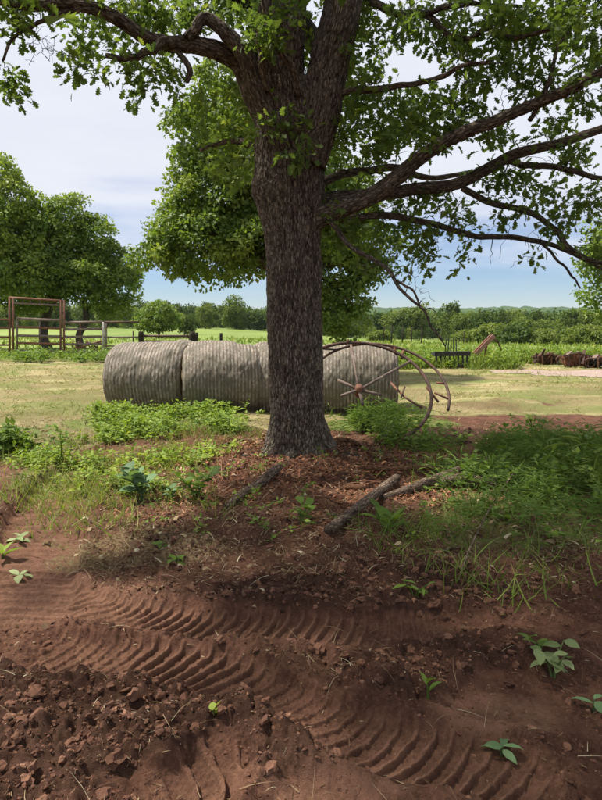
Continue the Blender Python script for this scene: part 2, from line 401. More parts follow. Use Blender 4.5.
def masks(x, y):
    e1 = y + .9 * fbm(x * .5, y * .5, 1.0, 3)
    left = sstep(-2.0, -3.3, x)
    hay = sstep(8.3, 9.8, e1 - .35 * np.clip(x - 1.5, 0, 3) + 1.9 * left)
    hay = np.maximum(hay * .95, .42 * pblob(x, y, 140, 552, .75, .42, soft=1.2, ns=2.5, na=.6)); hay = np.maximum(hay, .26 * pblob(x, y, 300, 560, .8, .5, soft=1.2, ns=2.5, na=.6))
    hay = np.maximum(hay, .3 * pblob(x, y, 420, 525, .6, .35, soft=1.2, ns=2.5, na=.6)); hay = np.maximum(hay, .3 * pblob(x, y, 520, 560, .9, .5, soft=1.2, ns=2.5, na=.6))
    hay *= 1 - .5 * pblob(x, y, 480, 408, 1.6, 1.0, soft=1.4, ns=2.6, na=.8) - .4 * pblob(x, y, 560, 392, 1.6, 1.6, soft=1.4, ns=2.6, na=.8)
    green = sstep(24, 29, y + 2.2 * fbm(x * .25, y * .25, 9.0, 3) + 3.0 * sstep(4, 9, x))
    green = np.maximum(green, .55 * sstep(13, 20, y + 3 * fbm(x * .3, y * .12, 4.0, 3)) * (y < 30) * sstep(.0, .5, fbm(x * .35, y * .9, 8.0, 3)))
    for px, py, rx, ry, a in ((170, 430, 1.7, .8, .6), (110, 480, 1.1, .6, .5), (385, 425, .9, .7, .6), (560, 500, 1.3, 1.6, .55), (520, 530, .9, .8, .5), (40, 440, 1.0, .9, .35)):
        green = np.maximum(green, a * pblob(x, y, px, py, rx, ry))
    dry = .55 * pblob(x, y, 20, 490, .9, .7) + .5 * pblob(x, y, 490, 720, .28, .16) + .35 * pblob(x, y, 90, 600, .7, .25) + .4 * pblob(x, y, 330, 785, .25, .12) + .35 * pblob(x, y, 60, 770, .3, .12) + .25 * pblob(x, y, 320, 480, 1.8, .9)
    return green, hay, np.clip(dry, 0, 1)
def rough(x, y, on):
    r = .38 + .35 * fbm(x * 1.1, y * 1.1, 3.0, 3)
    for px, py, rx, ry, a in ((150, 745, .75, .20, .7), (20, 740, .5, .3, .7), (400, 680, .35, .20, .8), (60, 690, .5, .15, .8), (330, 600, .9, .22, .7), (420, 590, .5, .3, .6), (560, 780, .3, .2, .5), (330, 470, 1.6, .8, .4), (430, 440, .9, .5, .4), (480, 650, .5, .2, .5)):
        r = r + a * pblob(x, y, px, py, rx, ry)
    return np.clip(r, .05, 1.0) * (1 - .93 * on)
def near_height(x, y, full=False):
    x = np.atleast_1d(np.asarray(x, float)); y = np.atleast_1d(np.asarray(y, float))
    tz, flat, on = track_field(x, y)
    near = sstep(22, 9, y) * sstep(-8, 0, y + 6)
    rg = rough(x, y, on)
    z = .05 * fbm(x * .8, y * .8, .0, 3) * near * (1 - .6 * on)
    bil = np.abs(fbm(x * 5, y * 5, 2.0, 2)) * .5 + np.abs(vnoise(x * 13, y * 13, 6.0)) * .42 + np.abs(vnoise(x * 29, y * 29, 1.0)) * .30 + np.abs(vnoise(x * 61, y * 61, 4.0)) * .20
    z += near * rg * .098 * bil * sstep(16, 8, y)
    z += near * sstep(14, 6, y) * .010 * vnoise(x * 45, y * 45, 3.0) * (1 - .6 * on) + on * .0035 * vnoise(x * 95, y * 95, 5.0)
    z += .045 * fbm(x * .9, y * 1.3, 14.0, 3) * sstep(7, 10, y) * sstep(30, 20, y)
    z += .16 * np.exp(-(((x - TRUNK[0]) ** 2 + (y - TRUNK[1]) ** 2) / 1.1 ** 2)) + .03 * pblob(x, y, 150, 750, .6, .2) + .03 * near
    z += tz
    z += far_height(x, y)
    return (z, rg, flat, on) if full else z
def H(x, y): return float(near_height(x, y)[0])
def GP(px, py, dz=0.0):
    g = G(px, py); return np.array([g[0], g[1], H(*g) + dz])

rows = [.55]
while rows[-1] < 6500:
    r = rows[-1]; rows.append(r * (1 + (.0048 if r < 5 else min(.0048 + .0024 * (r - 5), .045))))
rows = np.array(rows)
fine = np.arange(-.72, .7201, .0052)
cx = np.linspace(.72, 2 * np.pi - .72, 46)[1:-1]
ang = np.concatenate([fine, cx]); nr, na = len(rows), len(ang)
RR, AA = np.meshgrid(rows, ang, indexing='ij')
X = (RR * np.sin(AA)).ravel(); Y = (RR * np.cos(AA)).ravel()
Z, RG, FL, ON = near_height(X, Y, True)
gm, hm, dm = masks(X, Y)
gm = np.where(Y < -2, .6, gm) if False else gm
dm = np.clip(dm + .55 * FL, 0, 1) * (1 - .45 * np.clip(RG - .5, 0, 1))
i, j = np.meshgrid(np.arange(nr - 1), np.arange(na), indexing='ij'); j2 = (j + 1) % na
F = np.stack([i * na + j, i * na + j2, (i + 1) * na + j2, (i + 1) * na + j], -1).reshape(-1, 4)[:, ::-1]
# the tyre tracks get a three times finer mesh, tied to the coarse one where the track ends
nsub = 3; onq = ON[F].max(1) > .02; onq &= (Y[F].max(1) < 3.9) & (Y[F].min(1) > 1.6) & (np.abs(X[F]).max(1) < 2.2)
FQ = F[onq]; F = F[~onq]; fu = np.arange(nsub + 1) / nsub; UU, VV_ = np.meshgrid(fu, fu, indexing='ij'); UU, VV_ = UU.ravel(), VV_.ravel()
wts = np.stack([(1 - UU) * (1 - VV_), UU * (1 - VV_), UU * VV_, (1 - UU) * VV_], 0)
def lerp(a_): return np.einsum('nc,ck->nk', a_[FQ], wts).ravel()
SX, SY, SZ, SO = lerp(X), lerp(Y), lerp(Z), lerp(ON); ez, erg, efl, eon = near_height(SX, SY, True); mm_ = sstep(.0, .35, SO)
edge_y = sstep(3.9, 3.8, SY) * sstep(1.6, 1.68, SY) * sstep(2.2, 2.1, np.abs(SX)); SZ = SZ + (ez - SZ) * mm_ * edge_y
key = np.round(np.stack([SX, SY], -1) * 1e5).astype(np.int64); uk, first, inv = np.unique(key, axis=0, return_index=True, return_inverse=True); inv = inv.ravel()
sg, sh_, sd = masks(SX[first], SY[first]); sd = np.clip(sd + .55 * efl[first], 0, 1)
iq, jq = np.meshgrid(np.arange(nsub), np.arange(nsub), indexing='ij'); q0 = (iq * (nsub + 1) + jq).ravel(); quad = np.stack([q0, q0 + nsub + 1, q0 + nsub + 2, q0 + 1], -1)
FS = inv[(quad[None] + (np.arange(len(FQ)) * (nsub + 1) ** 2)[:, None, None]).reshape(-1, 4)]
GV = np.vstack([np.stack([X, Y, Z], -1), [[0, 0, H(0, .01)]]])
k = np.arange(na); FC = np.stack([np.full(na, len(GV) - 1), (k + 1) % na, k], -1)[:, ::-1]
GA = np.vstack([np.stack([gm, hm, dm, RG], -1), [[0, 0, .2, .3]], np.stack([sg, sh_, sd, erg[first]], -1)]); FS = FS + len(GV); GV = np.vstack([GV, np.stack([SX[first], SY[first], SZ[first]], -1)]); F = np.vstack([F, FS])
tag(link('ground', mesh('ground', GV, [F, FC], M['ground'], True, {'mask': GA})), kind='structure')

# far wooded ridge
hx = np.linspace(-3200, 3200, 420); hy = np.linspace(700, 3000, 46); HX, HY = np.meshgrid(hx, hy, indexing='ij')
HZ = -4 + (46 + 16 * fbm(HX / 900, HY / 900, 2.0, 4) - 10 * sstep(200, -1200, HX)) * sstep(700, 2500, HY) + 9 * np.abs(fbm(HX / 32, HY / 32, 1.0, 3)) * sstep(700, 800, HY)
n2 = len(hy); i, j = np.meshgrid(np.arange(len(hx) - 1), np.arange(n2 - 1), indexing='ij')
F = np.stack([i * n2 + j, (i + 1) * n2 + j, (i + 1) * n2 + j + 1, i * n2 + j + 1], -1).reshape(-1, 4)
tag(link('distant_hill', mesh('distant_hill', np.stack([HX, HY, HZ], -1).reshape(-1, 3), F, M['hill'])), kind='structure')

# gravel patch behind the mown strip on the right
c = np.array([8.6, 19.6]); th = np.linspace(0, 2 * np.pi, 60, endpoint=False)
rr = 1 + .18 * fbm(np.cos(th) * 2, np.sin(th) * 2, 3.0, 3); gx = []; gf = []
for q in np.linspace(0, 1, 9): gx.append(np.stack([c[0] + 1.6 + 3.6 * q * rr * np.cos(th), c[1] + 1.35 * q * rr * np.sin(th)], -1))
gx = np.vstack(gx); gz = near_height(gx[:, 0], gx[:, 1]) + np.repeat(np.linspace(1, 0, 9), 60) * .05 + .01
i, j = np.meshgrid(np.arange(8), np.arange(60), indexing='ij'); j2 = (j + 1) % 60
F = np.stack([i * 60 + j, (i + 1) * 60 + j, (i + 1) * 60 + j2, i * 60 + j2], -1).reshape(-1, 4)
tag(link('gravel_path', mesh('gravel_path', np.column_stack([gx, gz]), F, M['gravel'])), kind='structure')

# ------------------------------------------------------------------ leaf templates
def oak_template():
    half = [(0, 0), (.06, .10), (.20, .20), (.10, .30), (.33, .44), (.15, .52), (.37, .70), (.17, .76), (.20, .93), (0, 1.0)]
    V = [(x, y, .06 * y * y - .0) for x, y in [(0, 0), (0, .30), (0, .52), (0, .76), (0, 1.0)]]
    V = [(0, y, -.18 * (y - .4) ** 2) for y in (0, .3, .52, .76, 1.0)]
    Fq = []; Ft = []
    for s in (1, -1):
        b = len(V)
        for x, y in half[1:-1]: V.append((s * x, y, -.18 * (y - .4) ** 2 + .28 * x))
        q = [[0, b, b + 1, b + 2], [0, b + 2, 1, 1], [1, b + 2, b + 3, b + 4], [1, b + 4, 2, 2], [2, b + 4, b + 5, b + 6], [2, b + 6, 3, 3], [3, b + 6, b + 7, 4]]
        for f in q:
            f = f if s > 0 else f[::-1]
            u = list(dict.fromkeys(f)); (Fq if len(u) == 4 else Ft).append(u)
    return np.array(V), [np.array(Fq), np.array(Ft)]
OAK, OAKF = oak_template()
RHO = np.array([(0, 0, 0), (.30, .42, .07), (0, 1, -.10), (-.30, .42, .07), (0, .45, 0)])
RHOF = [np.array([[0, 1, 4], [4, 1, 2], [0, 4, 3], [3, 4, 2]])]
RH2 = np.array([(0, 0, 0), (.33, .5, .06), (0, 1, -.08), (-.33, .5, .06)]); RH2F = [np.array([[0, 1, 2], [0, 2, 3]])]
OVAL = np.array([(0, 0, 0), (.20, .22, .05), (.27, .5, .05), (.17, .78, .0), (0, 1.0, -.16), (-.17, .78, .0), (-.27, .5, .05), (-.20, .22, .05), (0, .25, 0), (0, .55, -.02), (0, .8, -.07)])
OVALF = [np.array([[8, 1, 2, 9], [9, 2, 3, 10], [8, 9, 6, 7], [9, 10, 5, 6]]), np.array([[0, 1, 8], [10, 3, 4], [0, 8, 7], [10, 4, 5]])]
BL = []
for k in range(4):
    y = k / 3; w = .5 * (1 - y) ** .7
    BL += [(-w, y, 0), (w, y, 0)] if k < 3 else [(0, y, 0)]
BLADE = np.array(BL); BLF = [np.array([[0, 1, 3, 2], [2, 3, 5, 4]]), np.array([[4, 5, 6]])]

# ------------------------------------------------------------------ the oak
OD = float(TRUNK[1])
oak = thing('oak_tree', 'large gnarled oak with thick furrowed trunk and wide spreading leafy limbs', 'tree', (TRUNK[0], TRUNK[1], 0))
OB = np.array([TRUNK[0], TRUNK[1], 0.0])
def barkdisp(amp, k, pts, rad, seg):
    "furrows run along the limb: noise in (r cos, r sin, distance along)"
    n = len(pts); rad = np.zeros(n) + rad; sl = np.concatenate([[0], np.cumsum(np.linalg.norm(np.diff(pts, axis=0), axis=1))]); th = np.arange(seg) * 2 * np.pi / seg
    x = rad[:, None] * np.cos(th) + pts[0][0]; y = rad[:, None] * np.sin(th) + pts[0][2] * 3.1; z = np.repeat(sl[:, None], seg, 1)
    wx = .03 * vnoise(x * 7, y * 7, z * 4); a = vnoise((x + wx) * k * 1.9, (y + wx) * k * 1.9, z * k * .33) + .55 * vnoise((x + wx) * k * 3.3 + 4, (y - wx) * k * 3.3, z * k * .7 + 3); b = vnoise((x + wx) * k * 5.1 + 9, y * k * 5.1, z * k * 1.6)
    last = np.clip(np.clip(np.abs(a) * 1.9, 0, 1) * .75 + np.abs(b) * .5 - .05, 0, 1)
    def f(V, N): return amp * (np.power(last, .75) - .4)
    def at(nv):
        t = np.full(nv, .5); t[:n * seg] = last.ravel(); c = np.zeros((nv, 3)); c[:n * seg] = np.stack([x, y, z], -1).reshape(-1, 3); return {'tint': t, 'bco': c}
    f.attrs = at; return f
def pxl(rowsp):   # rows (px, py, Y, radius px) -> points, radii in metres
    pts = np.array([P(a, b, c) for a, b, c, d in rowsp]); rad = np.array([d * c / FPX * (.66 if d < 16 else .93) for a, b, c, d in rowsp]); return pts, rad
SKEL = []; SKR = []
def limb(name, rowsp, n=40, seg=20, amp=.012, k=20.0, keep=True, wob=.02, matn='bark', label=None):
    pts, rad = pxl(rowsp); q = spline(np.column_stack([pts, rad]), n); pts, rad = q[:, :3], np.maximum(q[:, 3], .004)
    if wob: pts = pts + wob * np.stack([fbm(np.linspace(0, 7, n) + 5 * len(SKEL), np.zeros(n), z, 2) for z in (1., 5., 9.)], -1) * sstep(0, .15, np.linspace(0, 1, n))[:, None]
    d = barkdisp(amp, k, pts, rad, seg)
    V, F = tube(pts, rad, seg, True, d)
    o = link(name, mesh(name, V - OB, F, M[matn], True, d.attrs(len(V))), oak)
    if label: o['label'] = label
    if keep: SKEL.append(pts); SKR.append(rad)
    return o
D0 = OD
# main trunk with flare and bulge
tp = [(298, 480, D0, 50), (297, 466, D0, 41), (296.5, 452, D0, 34), (296, 430, D0, 31), (296, 400, D0, 29.5), (294, 330, D0, 28), (293.5, 260, D0, 28.5), (293, 215, D0, 31.5), (292, 190, D0, 34), (290, 160, D0, 33), (288, 130, D0, 33), (286, 105, D0, 34), (284, 85, D0, 30)]
pts, rad = pxl(tp); q = spline(np.column_stack([pts, rad]), 350); pts, rad = q[:, :3], q[:, 3]
bd = barkdisp(.026, 22.0, pts, rad, 232)
def trunkdisp(V, N):
    z = V[..., 2]; th = np.arctan2(N[..., 1], N[..., 0])
    fl = sstep(.85, .05, z) ** 1.5 * (.10 * np.clip(np.sin(th * 5 + 1.0), -.5, 1) + .05 * np.sin(th * 3 + 2.2))
    lump = .035 * fbm(np.cos(th) * 1.2, np.sin(th) * 1.2, z * 1.6, 3) + .05 * np.exp(-((z - 3.12) / .16) ** 2) * np.clip(-np.cos(th), 0, 1)
    d = bd(V, N)
    return d + fl + lump
V, F = tube(pts, rad, 232, True, trunkdisp)
link('trunk', mesh('trunk', V - OB, F, M['bark'], True, bd.attrs(len(V))), oak)
SKEL.append(pts[215:]); SKR.append(rad[215:])
limb('stem', [(284, 150, D0, 26), (280, 110, D0, 28), (277, 70, D0, 28), (277, 30, D0, 27), (280, -15, D0, 25), (284, -80, D0 + .1, 22), (275, -160, D0 + .3, 17), (290, -250, D0 + .4, 10), (280, -330, D0 + .5, 4)], 150, 110, .026, 22)
limb('stem', [(306, 165, D0 - .1, 20), (317, 120, D0 - .1, 22), (326, 85, D0 - .1, 20), (333, 50, D0 - .1, 19), (343, 8, D0 - .1, 18), (358, -60, D0 - .1, 16), (385, -150, D0, 12), (420, -230, D0, 8), (440, -310, D0, 3)], 150, 90, .024, 24)
limb('limb', [(282, 135, D0, 20), (258, 92, D0 - .05, 17), (240, 66, D0 - .1, 14.5), (222, 53, D0 - .2, 12.5), (200, 47, D0 - .3, 11.5), (168, 46, D0 - .4, 10), (145, 38, D0 - .5, 9), (118, 20, D0 - .6, 8.5), (95, 11, D0 - .7, 8), (70, 6, D0 - .8, 7.5), (30, 3, D0 - .9, 6), (-40, -12, D0 - 1.0, 4), (-110, -20, D0 - 1, 2)], 150, 48, .014, 26)
limb('limb', [(270, 115, D0 - .2, 13), (253, 75, D0 - .3, 12), (238, 48, D0 - .35, 11), (222, 30, D0 - .4, 9), (206, 19, D0 - .4, 8), (195, 26, D0 - .45, 7), (187, 38, D0 - .45, 5.5)], 60, 36, .012, 28)
limb('branch', [(178, 42, D0 - .4, 6), (165, 40, D0 - .5, 6), (152, 50, D0 - .55, 5.5), (132, 57, D0 - .6, 4.5), (105, 56, D0 - .6, 3.2)], 40, 14, .005, 30)
limb('branch', [(180, 55, D0 - .4, 4), (186, 62, D0 - .45, 4), (190, 72, D0 - .45, 4), (187, 82, D0 - .45, 3)], 20, 12, .004, 30, False, 0)
limb('limb', [(300, 232, D0 - .05, 15), (318, 218, D0 - .1, 15), (340, 208, D0 - .15, 13.5), (365, 199, D0 - .25, 12), (395, 180, D0 - .35, 11), (430, 153, D0 - .45, 9.5), (470, 130, D0 - .6, 8.5), (500, 118, D0 - .7, 7.5), (535, 104, D0 - .8, 7.2), (570, 88, D0 - .95, 7), (602, 72, D0 - 1.1, 6.5), (660, 50, D0 - 1.3, 5), (740, 20, D0 - 1.4, 2.5)], 150, 48, .014, 26)
limb('limb', [(306, 208, D0 + .15, 10), (330, 199, D0 + .2, 9.5), (375, 196, D0 + .25, 8.5), (420, 189, D0 + .3, 8.5), (458, 184, D0 + .3, 8), (490, 170, D0 + .3, 7.5), (520, 153, D0 + .3, 7), (560, 143, D0 + .3, 6), (610, 124, D0 + .3, 5), (700, 95, D0 + .4, 3)], 130, 36, .010, 28)
limb('branch', [(505, 160, D0 + .3, 4.5), (530, 165, D0 + .25, 4.5), (560, 168, D0 + .2, 4), (602, 176, D0 + .15, 3.5), (660, 180, D0 + .1, 2)], 40, 14, .004, 30)
limb('branch', [(308, 190, D0 + .3, 7), (335, 178, D0 + .5, 6), (365, 170, D0 + .8, 5.5), (395, 167, D0 + 1.1, 5), (425, 178, D0 + 1.3, 4), (470, 172, D0 + 1.5, 2.5)], 50, 18, .006, 28)
limb('branch', [(462, 188, D0 + .3, 4.5), (485, 200, D0 + .25, 4.5), (510, 207, D0 + .2, 4.3), (535, 214, D0 + .1, 4.2), (555, 232, D0, 4), (572, 248, D0 - .05, 3.6), (600, 262, D0 - .1, 3), (650, 272, D0 - .2, 2)], 60, 14, .004, 30)
limb('branch', [(315, 222, D0 + .1, 6), (345, 218, D0 + .3, 5.2), (385, 214, D0 + .5, 5), (425, 222, D0 + .55, 4.5), (455, 232, D0 + .55, 4.2), (480, 239, D0 + .5, 4), (515, 237, D0 + .4, 3.8), (545, 243, D0 + .3, 3.5), (570, 253, D0 + .2, 3), (605, 272, D0 + .1, 2)], 80, 14, .004, 30)
limb('branch', [(540, 242, D0 + .3, 2.2), (552, 255, D0 + .3, 2), (568, 272, D0 + .3, 1.8), (580, 288, D0 + .3, 1.2)], 24, 8, .002, 30)
limb('branch', [(318, 210, D0 - .1, 5), (333, 225, D0 - .2, 4.2), (348, 245, D0 - .3, 3.6), (370, 258, D0 - .4, 3.4), (388, 270, D0 - .5, 3), (400, 288, D0 - .6, 2.4), (414, 302, D0 - .65, 2.0), (424, 312, D0 - .7, 1.8), (431, 328, D0 - .7, 1.6), (440, 337, D0 - .7, 1.3), (447, 347, D0 - .7, .8)], 80, 12, .003, 30, True, .012, 'bark', 'bare drooping dead branch')
limb('branch', [(388, 270, D0 - .5, 2.4), (396, 280, D0 - .45, 2), (412, 290, D0 - .5, 1.8), (420, 306, D0 - .6, 1.5)], 24, 8, 0, 30, False, .01, 'deadwood')
limb('branch', [(424, 311, D0 - .7, 1.3), (430, 308, D0 - .7, 1), (436, 312, D0 - .7, .6)], 12, 6, 0, 30, False, 0, 'deadwood')
limb('branch', [(330, 100, D0 - .15, 6), (352, 92, D0 - .2, 5), (378, 89, D0 - .3, 4.5), (405, 84, D0 - .4, 4), (435, 80, D0 - .5, 3.6), (460, 68, D0 - .6, 3), (490, 60, D0 - .7, 2)], 60, 14, .004, 30)
limb('branch', [(348, -10, D0 + .1, 6), (370, 2, D0, 5.5), (395, 12, D0 - .1, 5), (425, 14, D0 - .2, 4.6), (448, 34, D0 - .3, 4.2), (468, 40, D0 - .35, 4), (490, 30, D0 - .4, 3.6), (515, 38, D0 - .5, 3), (560, 30, D0 - .7, 2)], 70, 14, .004, 30)
limb('branch', [(425, 14, D0 - .2, 4), (450, 8, D0 - .4, 3.6), (480, 4, D0 - .5, 3), (520, 8, D0 - .6, 2)], 40, 10, .003, 30)
limb('branch', [(268, 90, D0 - .35, 5), (262, 60, D0 - .5, 5), (258, 40, D0 - .55, 4.6), (266, 22, D0 - .6, 4.6), (268, 5, D0 - .6, 4.2), (262, -40, D0 - .7, 3)], 50, 16, .005, 28)
limb('branch', [(300, 95, D0 - .35, 5), (290, 65, D0 - .5, 4.8), (277, 45, D0 - .6, 4.6), (268, 28, D0 - .65, 4.2), (266, 8, D0 - .7, 4), (268, -60, D0 - .8, 2.4)], 50, 16, .005, 28)
limb('branch', [(530, 120, D0 - .75, 3.6), (545, 98, D0 - .7, 3.2), (552, 70, D0 - .65, 2.8), (560, 45, D0 - .6, 2.2), (575, 20, D0 - .6, 1.5)], 40, 10, .003, 30)
limb('branch', [(110, 14, D0 - .65, 3.5), (80, 10, D0 - .8, 3.4), (45, 20, D0 - .9, 3), (25, 28, D0 - .95, 2.4), (12, 42, D0 - 1, 2), (2, 62, D0 - 1, 1.5)], 40, 10, .003, 30)
limb('branch', [(200, 150, D0 + .9, 2), (230, 142, D0 + .7, 4), (262, 148, D0 + .3, 6), (282, 160, D0 + .1, 8)], 40, 12, .004, 30)
# high limbs that carry the crown above the picture
for az_, el_, L, z0 in [(20, 25, 5.0, 5.2), (75, 18, 5.0, 5.0), (130, 28, 4.6, 5.4), (190, 20, 4.8, 5.0), (240, 22, 4.4, 5.6), (300, 22, 5.0, 5.0), (340, 40, 4.5, 6.4), (100, 45, 4.2, 6.8), (220, 42, 4.4, 6.6), (160, 60, 3.8, 7.4), (30, 62, 3.6, 7.6)]:
    a, e = R_(az_), R_(el_); d = np.array([math.cos(a) * math.cos(e), math.sin(a) * math.cos(e), math.sin(e)])
    s0 = np.array([OB[0] - .1, OB[1] + .1, z0]); n = 30; tt = np.linspace(0, 1, n)
    pts = s0 + tt[:, None] * L * d + np.stack([fbm(tt * 4 + az_, tt * 0, z, 3) * .35 for z in (1., 4., 8.)], -1) * tt[:, None]
    pts[:, 2] -= .8 * tt ** 2; rad = .12 * (1 - tt) ** .8 + .012
    V, F = tube(pts, rad, 12); link('limb', mesh('limb', V - OB, F, M['bark']), oak); SKEL.append(pts); SKR.append(rad)

# roots that spread into the soil
for k_, (a_, L) in enumerate(((-2.9, .75), (-2.0, .55), (-1.1, .7), (-.2, .9), (.9, .7), (2.2, .7), (-.65, .5))):
    tt = np.linspace(0, 1, 26); r_ = .26 + tt * L; aa = a_ + .25 * np.sin(tt * 3 + k_); xy = OB[:2] + np.stack([r_ * np.cos(aa), r_ * np.sin(aa)], -1)
    rd = .085 * (1 - tt) ** .7 + .012; zz = near_height(xy[:, 0], xy[:, 1]) * (.3 + .7 * sstep(.0, .5, tt)) + .16 * (1 - sstep(0, .35, tt)) - rd * .55 - .06 * tt
    d = barkdisp(.014, 26.0, np.column_stack([xy, zz]), rd, 18); V, F = tube(np.column_stack([xy, zz]), rd, 18, True, d)
    link('root', mesh('root', V - OB, F, M['bark'], True, d.attrs(len(V))), oak)
# twigs and leaves
sk = np.vstack(SKEL); skr = np.concatenate(SKR); skn = len(sk)
skbuf = np.zeros((12000, 3)); skbuf[:skn] = sk
skrad = np.zeros(12000); skrad[:skn] = skr
def camoff(q):   # photo pixel of a point
    X = q - np.array([0, 0, EYE]); f = X[..., 1] * CP - X[..., 2] * SP; u = X[..., 1] * SP + X[..., 2] * CP
    return np.stack([301 + FPX * X[..., 0] / f, 400 - FPX * u / f], -1)
twigs = Acc(); Lp, Ld, Lh, Ls, Lt = [], [], [], [], []
def twig_to(target, nleaf, lsize=.115, bare=False, tintb=0.5):
    global skn
    d = np.linalg.norm(skbuf[:skn] - target, axis=1); k = int(d.argmin()); s = skbuf[k]
    if d[k] > 2.2: return
    n = 7; t = np.linspace(0, 1, n)[:, None]
    pts = s * (1 - t) + target * t + rng.normal(size=(n, 3)) * min(.035, .07 * d[k]) * np.sin(np.pi * t) + np.array([0, 0, .10]) * d[k] * np.sin(np.pi * t)
    r = np.linspace(min(.014, skrad[k] * .8, .004 + .010 * d[k]), .0028, n)
    V, F = tube(pts, r, 3, False); twigs.add(V, F, rng.uniform(.3, .7))
    m = min(4, len(skbuf) - skn)
    if m > 0 and d[k] > .12: skbuf[skn:skn + m] = pts[2:2 + m]; skrad[skn:skn + m] = r[2:2 + m]; skn += m
    if bare: return
    u = rng.beta(2.2, 1.0, nleaf); idx = u * (n - 1); i0 = np.minimum(idx.astype(int), n - 2); f = (idx - i0)[:, None]
    base = pts[i0] * (1 - f) + pts[i0 + 1] * f
    ax = nrm(target - s); dirs = nrm(ax * .6 + rng.normal(size=(nleaf, 3)) * .75 + np.array([0, 0, -.12]))
    base = base + dirs * rng.uniform(.01, .10, (nleaf, 1)) + rng.normal(size=(nleaf, 3)) * .05
    hint = np.array([0, 0, 1.0]) + rng.normal(size=(nleaf, 3)) * .65
    Lp.append(base); Ld.append(dirs); Lh.append(hint); Ls.append(lsize * rng.uniform(.65, 1.25, nleaf)); Lt.append(np.clip(tintb + rng.normal(size=nleaf) * .2, 0, 1))
# leafy masses seen in the photograph: px, py, rx, ry, depth range, number of sprays, tint
MASS = [
    (60, 8, 75, 16, -.9, .5, 22, .4), (130, 10, 60, 20, -.3, 1.2, 34, .5), (200, 8, 55, 18, -.1, 1.3, 30, .45), (95, 38, 40, 12, -.6, .3, 12, .45),
    (82, 62, 16, 20, -.8, -.3, 9, .45), (145, 65, 30, 20, -.8, .2, 18, .5), (140, 95, 12, 14, -.7, -.3, 6, .4), (72, 82, 7, 8, -.7, -.5, 3, .4), (6, 85, 14, 18, -1.1, -.8, 8, .35), (12, 30, 14, 22, -1.2, -.7, 7, .4),
    (185, 85, 12, 10, -.5, .2, 4, .45), (170, 20, 30, 20, -.2, .9, 12, .5), (15, 4, 25, 10, -1.2, -.5, 10, .5),
    (238, 18, 40, 22, -.4, 1.2, 24, .5), (235, 118, 28, 28, .0, 1.6, 30, .62), (215, 150, 22, 22, .4, 1.6, 18, .6), (240, 165, 22, 22, .0, 1.4, 20, .62), (205, 115, 14, 20, .5, 1.4, 10, .6), (178, 142, 5, 7, .8, 1.2, 3, .4),
    (275, 20, 30, 22, -1.0, -.5, 12, .5), (262, 40, 20, 16, -.9, -.5, 8, .55), (278, 118, 26, 14, -.6, -.4, 9, .5), (288, 150, 22, 14, -.6, -.4, 7, .5),
    (335, 60, 26, 40, .3, 1.6, 24, .6), (365, 45, 30, 40, -.5, 1.6, 34, .52), (390, 110, 48, 38, -.5, 1.8, 62, .5), (360, 145, 32, 32, -.3, 1.8, 40, .55), (420, 125, 42, 32, -.8, 1.4, 48, .45),
    (345, 120, 24, 24, .3, 1.8, 18, .6), (400, 200, 60, 14, .2, 1.8, 34, .5), (345, 235, 22, 30, -.3, .8, 20, .5), (355, 262, 18, 18, .0, .8, 8, .5), (395, 236, 34, 18, .2, 1.2, 22, .45), (410, 262, 20, 14, .3, .9, 9, .45),
    (430, 235, 22, 16, .3, 1.0, 9, .45), (455, 215, 24, 16, .2, 1.0, 14, .45), (468, 262, 18, 8, .3, .8, 4, .4),
    (430, 20, 45, 22, -.8, .8, 30, .45), (485, 20, 45, 24, -.9, .6, 34, .48), (490, 62, 26, 20, -.9, .3, 18, .42), (455, 45, 26, 18, -.6, .8, 12, .5), (540, 18, 40, 24, -1.1, .4, 30, .48), (585, 30, 26, 36, -1.3, -.2, 26, .45), (590, 85, 20, 30, -1.3, -.3, 16, .42),
    (530, 62, 22, 18, -.9, -.2, 9, .42), (560, 85, 18, 16, -1.0, -.3, 7, .42), (460, 100, 30, 16, -.8, .2, 15, .42), (475, 125, 30, 16, -.8, .2, 14, .42), (520, 85, 12, 14, -.8, -.4, 5, .42),
    (500, 140, 34, 14, -.6, .6, 12, .42), (500, 180, 30, 18, -.2, .8, 18, .42), (530, 195, 22, 20, -.3, .5, 10, .42), (568, 165, 20, 20, -.5, .4, 12, .42), (585, 200, 22, 22, -.6, .3, 18, .42), (560, 225, 20, 14, -.3, .3, 8, .42), (515, 222, 18, 9, -.1, .3, 6, .42),
    (530, 257, 7, 6, .2, .4, 3, .42), (545, 130, 30, 12, -.7, .5, 8, .42), (595, 245, 12, 16, -.4, .2, 7, .42), (480, 85, 20, 12, -.7, .2, 6, .42), (335, 10, 22, 12, .2, 1.2, 8, .55), (300, 60, 10, 30, .5, 1.2, 10, .6), (228, 75, 20, 20, .3, 1.4, 10, .6)]
targets = []
for px, py, rx, ry, d0, d1, n, tb in MASS:
    for _ in range(int(n * .66)):
        a = rng.uniform(0, 2 * math.pi); q = math.sqrt(rng.uniform(0, 1))
        targets.append((P(px + rx * q * math.cos(a), py + ry * q * math.sin(a), OD + rng.uniform(d0, d1)), tb))
def skd(q): return np.linalg.norm(sk - q, axis=1).min()
targets.sort(key=lambda q: skd(q[0]))
for q, tb in targets: twig_to(q, int(rng.integers(15, 27)), .092, False, tb)
